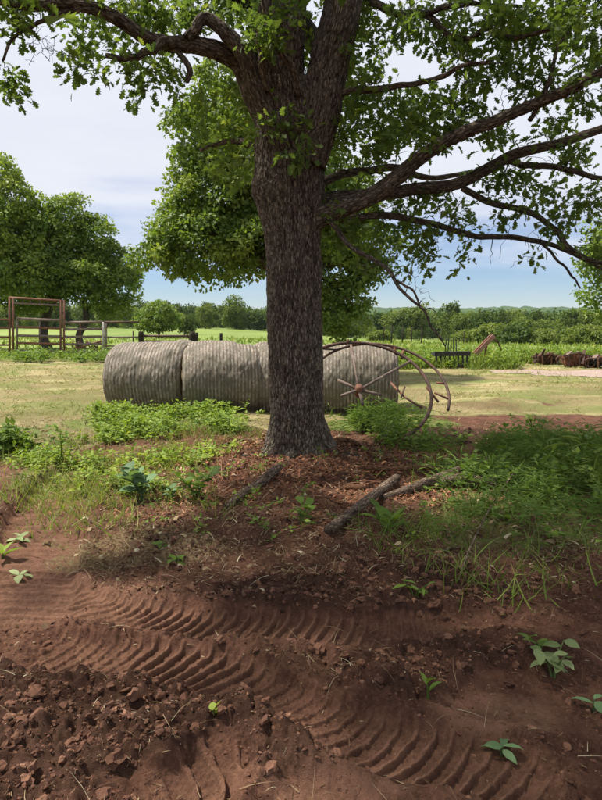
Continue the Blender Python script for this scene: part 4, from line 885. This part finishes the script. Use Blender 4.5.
def hulk(label, px, Yd, w, h, mats, seed, rz=0):
    t_ = imp('scrap_implement', label, px, Yd, 'scrap', rz); t_.scale = (.78, .78, .74); g = np.random.default_rng(seed)
    # sagging hopper body: a ruled shell with a bent rim
    n, m_ = 15, 5; U, S = np.meshgrid(np.linspace(-1, 1, n), np.linspace(0, 1, m_), indexing='ij'); V = []; 
    for dy in (-.35, .35):
        V.append(np.stack([U * w * .5 * (.75 + .25 * S), dy * (.6 + .4 * S) + 0.05 * g.normal(size=U.shape), .08 + h * .62 * S * (1 - .25 * U * U) + .055 * g.normal(size=U.shape)], -1).reshape(-1, 3))
    k = n * m_; V = np.vstack(V); i, j = np.meshgrid(np.arange(n - 1), np.arange(m_ - 1), indexing='ij'); Fq = np.stack([i * m_ + j, (i + 1) * m_ + j, (i + 1) * m_ + j + 1, i * m_ + j + 1], -1).reshape(-1, 4)
    e = []
    for j_ in range(m_ - 1): e += [[j_, j_ + 1, k + j_ + 1, k + j_], [(n - 1) * m_ + j_, k + (n - 1) * m_ + j_, k + (n - 1) * m_ + j_ + 1, (n - 1) * m_ + j_ + 1]]
    for i_ in range(n - 1): e.append([i_ * m_, k + i_ * m_, k + (i_ + 1) * m_, (i_ + 1) * m_])
    hp = link('hopper', mesh('hopper', V, np.vstack([Fq, Fq[:, ::-1] + k, np.array(e)]), M[mats[0]], False), t_)
    part(hp, 'rim', [bar((-w * .5, -.36, .1 + h * .47), (0, -.37, .1 + h * .64), .05), bar((0, -.37, .1 + h * .64), (w * .5, -.36, .1 + h * .47), .05)], mats[1])
    for q in (-.3, .05, .34): part(hp, 'rib', [bar((q * w, -.40, .04), (q * w * 1.1, -.42, h * .6), .06)], mats[1])
    part(t_, 'plate', [box((w * .18, -.1, h * .72), (w * .28, .4, .05), np.array(Matrix.Rotation(.5, 3, 'Y'))), box((-w * .22, 0, h * .72), (w * .22, .35, .05), np.array(Matrix.Rotation(-.7, 3, 'Y')))], mats[2])
    for _ in range(9):
        c0 = np.array([g.uniform(-.55, .55) * w, g.uniform(-.45, .1), g.uniform(.25, .75) * h]); d0 = g.normal(size=3) * [.28, .1, .16] * w; part(t_, 'scrap_piece', [bar(c0 - d0, c0 + d0, g.uniform(.03, .16), .03)], mats[int(g.integers(3))])
    a = np.linspace(0, 2 * np.pi, 25); link('wheel', mesh('wheel', *tube(np.stack([w * .42 + .22 * np.cos(a), np.full(25, -.43), .24 + .22 * np.sin(a)], -1), .05, 8), M['rust_dark']), t_)
    return t_
hulk('low rusty scrap hopper half sunk in tall grass', 546, 23.5, 1.25, .75, ('rust_dark', 'rust', 'rust_dark'), 1, .1)
hulk('high reddish rusted scrap hopper with pale plates, on the gravel edge', 575, 22.0, 1.25, .95, ('rust', 'rust_dark', 'rust_pale'), 2, -.1)
hulk('grey black scrap hopper with a bent lid beside the reddish one', 601, 21.8, 1.15, .75, ('iron_dark', 'rust', 'rust_pale'), 3, .05)

# ------------------------------------------------------------------ fallen wood
def log_(name, label, rowsp, matn, seg=16, cat='log', amp=.006, n=30):
    pts = np.array([GP(a, b) + [0, 0, r * .75 + lift] for a, b, r, lift in rowsp]); rad = np.array([r for a, b, r, lift in rowsp])
    q = spline(np.column_stack([pts, rad]), n); d = barkdisp(amp, 30.0, q[:, :3], q[:, 3], seg)
    V, F = tube(q[:, :3], q[:, 3], seg, True, d)
    o_ = np.array([pts[len(pts) // 2][0], pts[len(pts) // 2][1], 0]); o = link(name, mesh(name, V - o_, F, M[matn], True, d.attrs(len(V))), None, tuple(o_)); return tag(o, label, cat)
log_('log', 'straight weathered log propped on the soil in front of the oak', [(328, 548, .034, .02), (350, 531, .037, .03), (372, 515, .04, .04), (396, 493, .042, .05)], 'deadwood')
log_('log', 'bowed grey log lying beside the right grass patch', [(384, 512, .03, .0), (408, 502, .042, .02), (432, 495, .048, .04), (459, 489, .045, .07)], 'deadwood')
log_('log', 'short dark thick log end poking out of the grass', [(440, 495, .05, .03), (460, 494, .055, .04), (480, 496, .055, .04), (496, 497, .055, .04)], 'deadwood', 18)
log_('log', 'smooth reddish stick half buried left of the oak roots', [(226, 517, .03, .0), (240, 508, .036, .01), (258, 499, .040, .02), (279, 489, .04, .03)], 'deadwood')
log_('branch_stick', 'long thin orange branch lying flat across the mulch', [(360, 485, .018, .03), (390, 483, .024, .045), (420, 482, .026, .045), (451, 481, .02, .04)], 'redwood', 10, 'branch')
log_('branch_stick', 'thin dry stalk leaning through the right grass patch', [(458, 592, .006, .02), (470, 565, .006, .07), (490, 532, .006, .12), (514, 500, .005, .22)], 'deadwood', 6, 'branch', 0.001)
log_('branch_stick', 'short bent twig on bare soil below the logs', [(440, 560, .008, .0), (452, 557, .010, .01), (466, 556, .006, .0)], 'deadwood', 8, 'branch', .001)
log_('root', 'exposed pale orange root beside the left side of the oak', [(208, 458, .012, .01), (225, 455, .016, .03), (244, 452, .016, .03), (262, 458, .012, .0)], 'redwood', 8, 'root', .002)
log_('root', 'thick exposed root curling out of the mulch right of the oak', [(326, 462, .03, .01), (345, 459, .03, .03), (362, 463, .025, .02), (374, 470, .015, -.01)], 'redwood', 10, 'root', .004)
for k_, (px, py) in enumerate(((322, 513), (352, 498), (386, 470), (240, 475))):
    p_ = GP(px, py); g = np.random.default_rng(k_); u = np.linspace(0, 1, 10); 
    pc = np.stack([(u - .5) * .30, .04 * np.sin(u * 5 + k_), .0 + .02 * np.sin(np.pi * u)], -1); rc = .026 * np.sin(np.pi * (u * .8 + .1)); d = barkdisp(.02, 40.0, pc, rc, 8); V, F = tube(pc, rc, 8, True, d)
    tag(link('wood_chunk', mesh('wood_chunk', V, F, M['redwood'], True, d.attrs(len(V))), None, tuple(p_), (0, 0, k_ * .7 - .3)), 'torn orange wood chunk lying in the red mulch near the oak', 'wood chunk', 'torn wood chunks around the oak')

# ------------------------------------------------------------------ soil clods, litter
phi = (1 + 5 ** .5) / 2
ICO = nrm(np.array([(-1, phi, 0), (1, phi, 0), (-1, -phi, 0), (1, -phi, 0), (0, -1, phi), (0, 1, phi), (0, -1, -phi), (0, 1, -phi), (phi, 0, -1), (phi, 0, 1), (-phi, 0, -1), (-phi, 0, 1)]))
ICF = np.array([(0, 11, 5), (0, 5, 1), (0, 1, 7), (0, 7, 10), (0, 10, 11), (1, 5, 9), (5, 11, 4), (11, 10, 2), (10, 7, 6), (7, 1, 8), (3, 9, 4), (3, 4, 2), (3, 2, 6), (3, 6, 8), (3, 8, 9), (4, 9, 5), (2, 4, 11), (6, 2, 10), (8, 6, 7), (9, 8, 1)])
OCT = np.array([(1, 0, 0), (-1, 0, 0), (0, 1, 0), (0, -1, 0), (0, 0, 1), (0, 0, -1)], float); OCF = np.array([(0, 2, 4), (2, 1, 4), (1, 3, 4), (3, 0, 4), (2, 0, 5), (1, 2, 5), (3, 1, 5), (0, 3, 5)])
def ico1():
    V = [tuple(v) for v in ICO]; F = []; c = {}
    def md(a, b):
        k = (min(a, b), max(a, b))
        if k not in c: V.append(tuple(nrm((np.array(V[a]) + np.array(V[b])) / 2))); c[k] = len(V) - 1
        return c[k]
    for a, b, d in ICF:
        x, y, z = md(a, b), md(b, d), md(d, a); F += [(a, x, z), (b, y, x), (d, z, y), (x, y, z)]
    return np.array(V), np.array(F)
I1, I1F = ico1()
def wedge(n, y0, y1, pad=.6):
    "random ground points in the part of the ground in view"
    r = np.sqrt(rng.uniform(y0 ** 2, y1 ** 2, n)); return r * rng.uniform(-.58, .58, n) + rng.uniform(-pad, pad, n) * .3, r
def clods(n, y0, y1, s0, s1, T, TF, power=1.6):
    x, y = wedge(n * 6, y0, y1); z, rg, fl, on = near_height(x, y, True); gmm, hmm, _ = masks(x, y)
    keep = rng.random(len(x)) < np.clip(rg, 0, 1) ** power * (1 - .6 * on) * (1 - .9 * np.clip(gmm + hmm * .7, 0, 1)); ix = np.where(keep)[0][:n]; x, y, z = x[ix], y[ix], z[ix]; m_ = len(x)
    s = s0 + (s1 - s0) * rng.random(m_) ** 3.2
    fr2 = frames(rdir(m_), rdir(m_)); V = np.repeat(T[None], m_, 0) * s[:, None, None]
    V = V * (1 + rng.uniform(-.38, .38, (m_, len(T), 1))) * rng.uniform(.45, 1.25, (m_, 1, 3)); V = np.einsum('nij,nkj->nki', fr2, V); V[..., 2] *= .8
    V += np.stack([x, y, z + s * .08], -1)[:, None]
    F = (TF[None] + (np.arange(m_) * len(T))[:, None, None]).reshape(-1, 3); return V.reshape(-1, 3), F, np.repeat(np.clip(rng.normal(.5, .22, m_), 0, 1), len(T))
A = Acc()
for a in (clods(1900, 1.5, 5.2, .007, .032, I1, I1F, 2.0), clods(3500, 1.5, 4.2, .004, .014, ICO, ICF, .8), clods(11000, 1.5, 4.2, .002, .008, OCT, OCF, .7), clods(6000, 3.5, 8.5, .005, .02, OCT, OCF, 1.0)): A.add(a[0], a[1], a[2])
tag(link('soil_clods', A.mesh('soil_clods', M['clod'], False)), 'crumbled red brown soil clods over the churned ground', 'soil', kind='stuff')
# litter: dry bits of straw, dead leaves, fine roots
def strips(n, y0, y1, l0, l1, w, fn, curl=.3):
    x, y = wedge(n * 5, y0, y1); keep = rng.random(len(x)) < fn(x, y); ix = np.where(keep)[0][:n]; x, y = x[ix], y[ix]; m_ = len(x); z = near_height(x, y)
    d = rdir(m_); d[:, 2] = rng.uniform(-.12, .35, m_); T = BLADE.copy(); T[:, 2] = curl * np.sin(np.pi * T[:, 1]) * .6
    L = l0 + (l1 - l0) * rng.random(m_) ** 2; sc = np.stack([np.full(m_, w) * rng.uniform(.5, 1.5, m_), L, L], -1)[:, None, :]
    return scatter(T, BLF, np.stack([x, y, z + .006], -1), frames(d, np.array([0, 0, 1.0]) + rng.normal(size=(m_, 3)) * .5), sc, np.clip(rng.normal(.5, .28, m_), 0, 1))
def f_lit(x, y):
    gmm, hmm, _ = masks(x, y); tz, fl, on = track_field(x, y); return np.clip(.10 + 1.9 * hmm + .25 * sstep(3.2, 5, y) + .25 * sstep(.0, .6, fbm(x * 2, y * 2, 7.0, 3)), 0, 1) * (1 - .85 * on)
A = Acc()
for a in (strips(11000, 1.6, 5.0, .012, .055, .0035, f_lit, .15), strips(9000, 3.5, 9.5, .02, .11, .008, f_lit), strips(2400, 1.6, 5.5, .05, .24, .0026, f_lit, .22), strips(1600, 3.0, 8.5, .03, .075, .03, f_lit, .5)): A.add(a[0], a[1], a[2])
tag(link('straw_litter', A.mesh('straw_litter', M['straw'], False)), 'dry straw, dead leaf and root scraps on the soil', 'litter', kind='stuff')

M['mulch'] = leafmat('mulch', [(0, (.10, .042, .026)), (.5, (.23, .10, .056)), (.85, (.38, .19, .10)), (1, (.46, .32, .21))], .05, .9, .1)
def f_mul(x, y):
    d = np.hypot((x - TRUNK[0] - .3) / 1.5, (y - TRUNK[1] + .7)); return sstep(1.9, .5, d + .5 * fbm(x * 2, y * 2, 8.0, 3))
A = Acc()
for a in (strips(7000, 4.0, 9.0, .02, .09, .012, f_mul, .15), strips(900, 4.0, 9.0, .08, .25, .010, f_mul, .15), strips(1500, 4.0, 9.0, .03, .07, .03, f_mul, .5)): A.add(a[0], a[1], a[2])
tag(link('bark_mulch', A.mesh('bark_mulch', M['mulch'], False)), 'shredded red brown bark and dead leaves round the oak base', 'mulch', kind='stuff')

# ------------------------------------------------------------------ grass and weed cover
def grass(name, label, n, area, h0, h1, w, matn, tint=.5, ts=.18, lean=.5, curl=.35, fn=None):
    x0, x1, y0, y1 = area; x = rng.uniform(x0, x1, n * 4); y = rng.uniform(y0, y1, n * 4)
    keep = rng.random(len(x)) < fn(x, y); ix = np.where(keep)[0][:n]; x, y = x[ix], y[ix]; m_ = len(x); z = near_height(x, y)
    d = rng.normal(size=(m_, 3)) * lean; d[:, 2] = 1; T = BLADE.copy(); T[:, 2] = -curl * T[:, 1] ** 2
    dens = fbm(x * 1.6, y * 1.6, 12.0, 3); Hh = (h0 + (h1 - h0) * rng.random(m_) ** 1.6) * (1 + .35 * dens); ww = w * rng.uniform(.6, 1.4, m_)
    V, F, t = scatter(T, BLF, np.stack([x, y, z - .01], -1), frames(d, rng.normal(size=(m_, 3)) + [0, 0, .2]), np.stack([ww, Hh, Hh], -1)[:, None, :], np.clip(tint + .12 * dens + rng.normal(size=m_) * ts, 0, 1))
    return tag(link(name, mesh(name, V, F, M[matn], False, {'tint': t})), label, 'grass', kind='stuff')
def region(*bl):
    def f(x, y):
        r = np.zeros_like(x)
        for px, py, rx, ry, a in bl: r = np.maximum(r, a * pblob(x, y, px, py, rx, ry, soft=.7))
        r = r * (1 - .95 * blob(x, y, *G(468, 508), .50, .30, na=.1)) * (1 - .8 * blob(x, y, *G(405, 500), .5, .3, na=.1))
        return r * (.12 + .88 * sstep(-.25, .30, fbm(x * 1.9, y * 1.9, bl[0][0] * .1, 3)))
    return f
grass('tall_grass', 'long tangled green grass over the soil right of the logs', 12500, (.3, 4.6, 3.2, 8.6), .06, .28, .008, 'grass', .42, .16, .7, .5,
      region((560, 470, 1.0, 1.3, 1), (540, 520, 1.0, .8, .9), (590, 520, .7, 1.2, 1), (490, 545, .8, .55, .6), (500, 480, .7, .8, .6), (530, 590, .7, .3, .25), (560, 625, .5, .2, .22), (480, 610, .3, .2, .15), (420, 560, .4, .3, .2), (420, 455, .7, .5, .35)))
grass('meadow_grass', 'bright green grass tufts at the sunny left of the clearing', 9000, (-4.8, -.5, 4.2, 9.8), .06, .26, .008, 'grass', .62, .16, .6, .4,
      region((120, 460, 1.1, .9, .75), (60, 455, .7, .8, .5), (170, 440, 1.2, .7, .6), (100, 500, .8, .5, .6), (130, 520, .9, .45, .3), (30, 470, .5, .8, .2)))
def f_stub(x, y): g_, h_, _ = masks(x, y); return np.clip(h_ * .9 + g_ * .3, 0, 1)
grass('mown_stubble', 'pale mown hay stubble round the bales', 28000, (-10, 12, 7.5, 20), .02, .10, .012, 'stubble', .55, .32, 1.4, .3, f_stub)
grass('mown_stubble', 'short sparse stubble farther out toward the pipe gate', 8000, (-16, 16, 18, 27), .03, .13, .03, 'stubble', .45, .25, 1.2, .3, f_stub)
def f_cut(x, y): g_, h_, _ = masks(x, y); return np.clip(h_, 0, 1) * sstep(.12, .5, fbm(x * .5, y * 1.1, 31.0, 3))
grass('cut_hay', 'matted clumps of cut hay lying on the mown ground', 11000, (-11, 12, 8, 24), .05, .22, .014, 'stubble', .30, .25, 2.4, .4, f_cut)
def f_verge(x, y): return sstep(26.5, 28.5, y + 1.2 * fbm(x * .6, y * .6, 3.0, 2)) * (x < 2)
grass('verge_grass', 'green grass strip along the pipe gate and corral', 9000, (-20, 1, 26, 33), .1, .36, .04, 'grass', .55, .15, .5, .3, f_verge)
def f_weed(x, y): return sstep(20.3, 21.6, y + .8 * fbm(x * .7, y * .7, 4.0, 2) - 3.2 * sstep(7.4, 8.8, x)) * sstep(2.2, 3.4, x)
grass('tall_weeds', 'tall green weeds round the scrap implements', 12000, (2, 16, 19.5, 28), .2, .62, .045, 'grass', .55, .16, .4, .3, f_weed)
grass('pasture_tussocks', 'rough tussocks across the pasture slope', 9000, (-45, 45, 30, 85), .15, .5, .16, 'grass', .6, .14, .6, .3, lambda x, y: .25 + .75 * sstep(0, .5, fbm(x * .15, y * .08, 4.0, 3)))
# broadleaf weeds as ground cover
def weeds(name, label, n, area, h0, h1, leaf, per, matn, fn, tmpl=(RHO, RHOF), tint=.5, droop=.0):
    x0, x1, y0, y1 = area; x = rng.uniform(x0, x1, n * 5); y = rng.uniform(y0, y1, n * 5); keep = rng.random(len(x)) < fn(x, y); ix = np.where(keep)[0][:n]; x, y = x[ix], y[ix]; m_ = len(x); z = near_height(x, y)
    h = (h0 + (h1 - h0) * rng.random(m_)); A = Acc(); top = np.stack([x + rng.normal(size=m_) * .05, y + rng.normal(size=m_) * .05, z + h], -1); b = np.stack([x, y, z - .02], -1)
    T = BLADE.copy(); V, F, t = scatter(T, BLF, b, frames(top - b, rng.normal(size=(m_, 3))), np.stack([np.full(m_, .006), h, h], -1)[:, None, :], np.full(m_, .4)); A.add(V, F, t)
    u = rng.uniform(.25, 1.05, (m_, per)); pos = b[:, None] * (1 - u[..., None]) + top[:, None] * u[..., None]; pos = pos.reshape(-1, 3); q = len(pos)
    d = rng.normal(size=(q, 3)); d[:, 2] = rng.uniform(-.1, .7, q) - droop; pos = pos + nrm(d) * rng.uniform(0, leaf * .8, (q, 1)); hint = np.array([0, 0, 1.0]) + rng.normal(size=(q, 3)) * .35
    V, F, t = scatter(tmpl[0], tmpl[1], pos, frames(d, hint), leaf * rng.uniform(.6, 1.3, q), np.clip(tint + np.repeat(rng.normal(size=m_) * .15, per) + rng.normal(size=q) * .12, 0, 1)); A.add(V, F, t)
    return tag(link(name, A.mesh(name, M[matn], False)), label, 'weeds', kind='stuff')
weeds('weed_patch', 'leafy bright green weeds growing along the front of the bales', 440, (-3.9, -.3, 6.4, 10.4), .06, .27, .07, 16, 'weed', region((130, 425, .75, .7, 1), (180, 435, .9, .6, .8), (205, 418, .55, .5, 1), (240, 425, .5, .4, .6), (100, 440, .6, .5, .6)), tint=.6)
weeds('weed_patch', 'low yellow green weeds on the sunny soil left of the mulch', 420, (-3.6, -.6, 4.6, 7.2), .05, .20, .06, 14, 'weed', region((90, 475, .7, .5, .8), (130, 495, .7, .3, .8), (180, 470, .5, .4, .35), (60, 470, .4, .4, .4)), tint=.75)
weeds('weed_patch', 'broad weeds mixed in the long grass right of the logs', 300, (1.0, 4.4, 3.6, 8.2), .10, .34, .075, 12, 'weed', region((570, 450, .9, 1.0, .8), (540, 500, .8, .6, .8), (500, 520, .5, .4, .5), (590, 540, .5, .5, .7), (405, 450, .5, .4, .5)), tint=.35)
weeds('weed_patch', 'scattered seedlings sprouting in the red mulch', 160, (-2.2, 2.4, 4.2, 8.0), .03, .12, .045, 7, 'weed', region((300, 490, 2.0, 1.4, .5)), tint=.4)
FE = np.array([(0, 0, 0), (.05, .5, .02), (0, 1, -.1), (-.05, .5, .02)])
weeds('feathery_weeds', 'feathery dark green weeds growing under the rusty wheel', 420, (.1, 2.4, 6.6, 9.3), .12, .42, .14, 26, 'feather', region((380, 422, .75, .55, 1), (350, 430, .4, .4, .8), (410, 425, .5, .4, .8), (400, 445, .35, .3, .4)), (FE, RH2F), .5, .1)
weeds('feathery_weeds', 'feathery green weeds mixed into the long grass patch', 620, (.6, 4.6, 3.6, 8.4), .08, .32, .11, 22, 'feather', region((560, 465, 1.0, 1.2, 1), (530, 520, .8, .6, .8), (590, 530, .6, .9, .9), (480, 500, .5, .5, .5), (430, 455, .5, .4, .5)), (FE, RH2F), .45, .1)
weeds('weed_patch', 'dark leafy weeds by the mown edge beside the corner of the clearing', 150, (-4.4, -3.1, 5.9, 7.6), .10, .34, .10, 14, 'weed', region((-8, 452, .75, .5, 1),), tint=.3)
weeds('weed_patch', 'bushy green weeds at the foot of the pipe gate', 200, (-15, -8, 24.0, 29), .15, .5, .14, 16, 'weed', region((-5, 362, 2.6, 1.6, 1), (75, 360, 2.4, .8, .8), (100, 362, 1.5, .7, .8)), tint=.35)
weeds('weed_patch', 'lush weeds round the scrap metal and tool bar', 650, (3, 16, 20, 27), .2, .62, .15, 16, 'weed', f_weed, tint=.5)

# ------------------------------------------------------------------ single plants, every leaf a part
LM = {}
def leafmesh(matn, v):
    if (matn, v) not in LM: LM[(matn, v)] = mesh('leaf', OVAL, OVALF, M[matn], True, {'tint': np.full(len(OVAL), v)})
    return LM[(matn, v)]
def plant(label, px, py, h, leaf, n, matn, seed, spread=1.0, droop=0.0, tint=(.3, .5, .8), name='weed_plant', width=1.0, stems=1, lean=(0, 0), group=None):
    g = np.random.default_rng(seed); p = GP(px, py); t_ = thing(name, label, 'plant', tuple(p), 0, group)
    for s in range(stems):
        a0 = g.uniform(0, 6.28); sp = spread * h * (.5 if stems > 1 else .12); tip = np.array([sp * math.cos(a0) + lean[0], sp * math.sin(a0) + lean[1], h * g.uniform(.75, 1.05)])
        q = spline([(0, 0, -.03), tip * [.35, .35, .5], tip], 8); st_ = link('stem', mesh('stem', *tube(q, np.linspace(.006, .002, 8) * (1 + h), 6), M[matn], True), t_)
        m_ = n // stems
        for k_ in range(m_):
            u = .25 + .75 * (k_ + 1) / m_; i_ = min(int(u * 7), 6); f = u * 7 - i_; b = q[i_] * (1 - f) + q[min(i_ + 1, 7)] * f
            a = k_ * 2.4 + g.uniform(-.4, .4) + s; d = np.array([math.cos(a), math.sin(a), g.uniform(.0, .6) - droop + .5 * u * (droop < .2)])
            fr2 = frames(d[None], np.array([[0, 0, 1.0]]) + g.normal(size=(1, 3)) * .25)[0]; L = leaf * g.uniform(.7, 1.2)
            o = link('leaf', leafmesh(matn, tint[k_ % len(tint)]), st_); m4 = Matrix.Identity(4)
            for r in range(3):
                for c_ in range(3): m4[r][c_] = fr2[r, c_] * L * (width if c_ == 0 else 1)
                m4[r][3] = b[r]
            o.matrix_local = m4
    return t_
plant('bluish green broadleaf weed beside a bushier weed', 143, 505, .26, .15, 22, 'weed_blue', 1, 1.0, .1, stems=3, width=1.3)
plant('bushy mid green weed with many oval leaves', 196, 505, .24, .10, 44, 'weed', 2, 1.3, .1, (.05, .25, .45), stems=6, width=1.2)
plant('low bluish weed between the two bushy weeds', 168, 508, .12, .10, 12, 'weed_blue', 3, 1.0, .1, stems=2, width=1.2)
plant('star shaped seedling with pointed leaves on a smooth soil patch', 501, 752, .05, .075, 6, 'weed_blue', 4, 1, .25, (.2, .5, .9), 'seedling', .8)
plant('wilted pale green plant with drooping leaves on bare soil', 553, 680, .16, .095, 16, 'weed_pale', 5, 1.0, .55, (.0, .3, .6), stems=3, width=1.1)
plant('dark leaved sprout right beside the wilted plant', 541, 662, .12, .07, 7, 'weed', 6, 1.2, .1, (.1, .3, .4), stems=2)
plant('small plant with two long leaves at the soil edge', 594, 712, .06, .10, 4, 'weed_blue', 7, 1, .2, (.3, .6), width=.7)
plant('tiny sprig with one upright leaf among clods', 428, 706, .07, .085, 3, 'weed', 8, 1, -.4, (.2, .4), 'seedling', .7)
plant('tiny vivid green seedling on the clod heap', 214, 735, .03, .035, 4, 'weed', 9, 1, .1, (.9, 1.0), 'seedling', 1.6)
plant('long leaved plant growing by the propped log', 384, 543, .16, .17, 12, 'weed', 10, 1.2, .05, (.1, .3, .4), stems=3, width=.7)
plant('leafy green plant in the mulch under the oak', 300, 535, .14, .12, 14, 'weed', 11, 1.3, .15, (.15, .3, .5), stems=3, width=1.1)
plant('limp pale leaves dropped on the tyre marks', 20, 540, .03, .12, 7, 'weed_pale', 12, 2.0, .25, (.4, .8), 'wilted_leaves', .8, 2)
plant('small heap of pale wilted leaves on bare soil', 18, 576, .03, .10, 6, 'weed_pale', 13, 2.0, .25, (.7, 1.0), 'wilted_leaves', 1.0, 2)
plant('single broad green leaf plant beside the tyre marks', 3, 560, .06, .14, 4, 'weed', 14, 1, .15, (.5, .7))
plant('low green sprout on straw below the bushy weeds', 178, 567, .05, .08, 7, 'weed', 15, 1.5, .25, (.2, .5), 'seedling', 1.0, 2)
plant('small dark sprout in front of the straw scatter', 165, 552, .05, .07, 6, 'weed', 16, 1.5, .25, (.1, .3), 'seedling', 1.0, 2)
plant('lone tall stalk weed with few leaves in the sunny grass', 62, 470, .42, .10, 9, 'weed', 17, .4, .1, (.2, .4), 'weed_plant', .7)
plant('pale green weed tuft near the right grass edge', 400, 425, .18, .09, 16, 'weed', 18, 1.3, .2, (.5, .8), stems=4)
plant('round leaved weed at the grass edge below the mown strip', 460, 448, .15, .10, 14, 'weed', 19, 1.3, .2, (.5, .8), stems=4, width=1.2)
plant('dark leafy weed clump by the mown strip', 532, 436, .24, .10, 26, 'weed', 20, .8, .1, (.1, .3), stems=4)
plant('drooping leaf clump at the edge of the long grass', 415, 605, .10, .10, 9, 'weed', 21, 1.5, .2, (.2, .4), stems=3, width=.5)
plant('tall plant with arching leaves in the long grass', 575, 480, .40, .26, 16, 'grass', 22, .8, .2, (.5, .7), stems=3, width=.3)

# ------------------------------------------------------------------ air
hz = mat('haze', lambda t, o: (lambda v: (v.inputs['Color'].default_value.__setitem__(slice(0, 3), (.86, .92, 1.0)), v.inputs['Density'].__setattr__('default_value', .00006), t.links.new(v.outputs[0], o.inputs['Volume'])))(N(t, 'ShaderNodeVolumePrincipled')))
bv, bf = box((0, 0, 0), (9400, 9400, 84)); bv[:, 2] = np.where(bv[:, 2] > 0, 95, -9)
tag(link('haze', mesh('haze', bv, bf, hz, False)), 'thin bluish summer haze over the far woods', 'haze', kind='stuff')
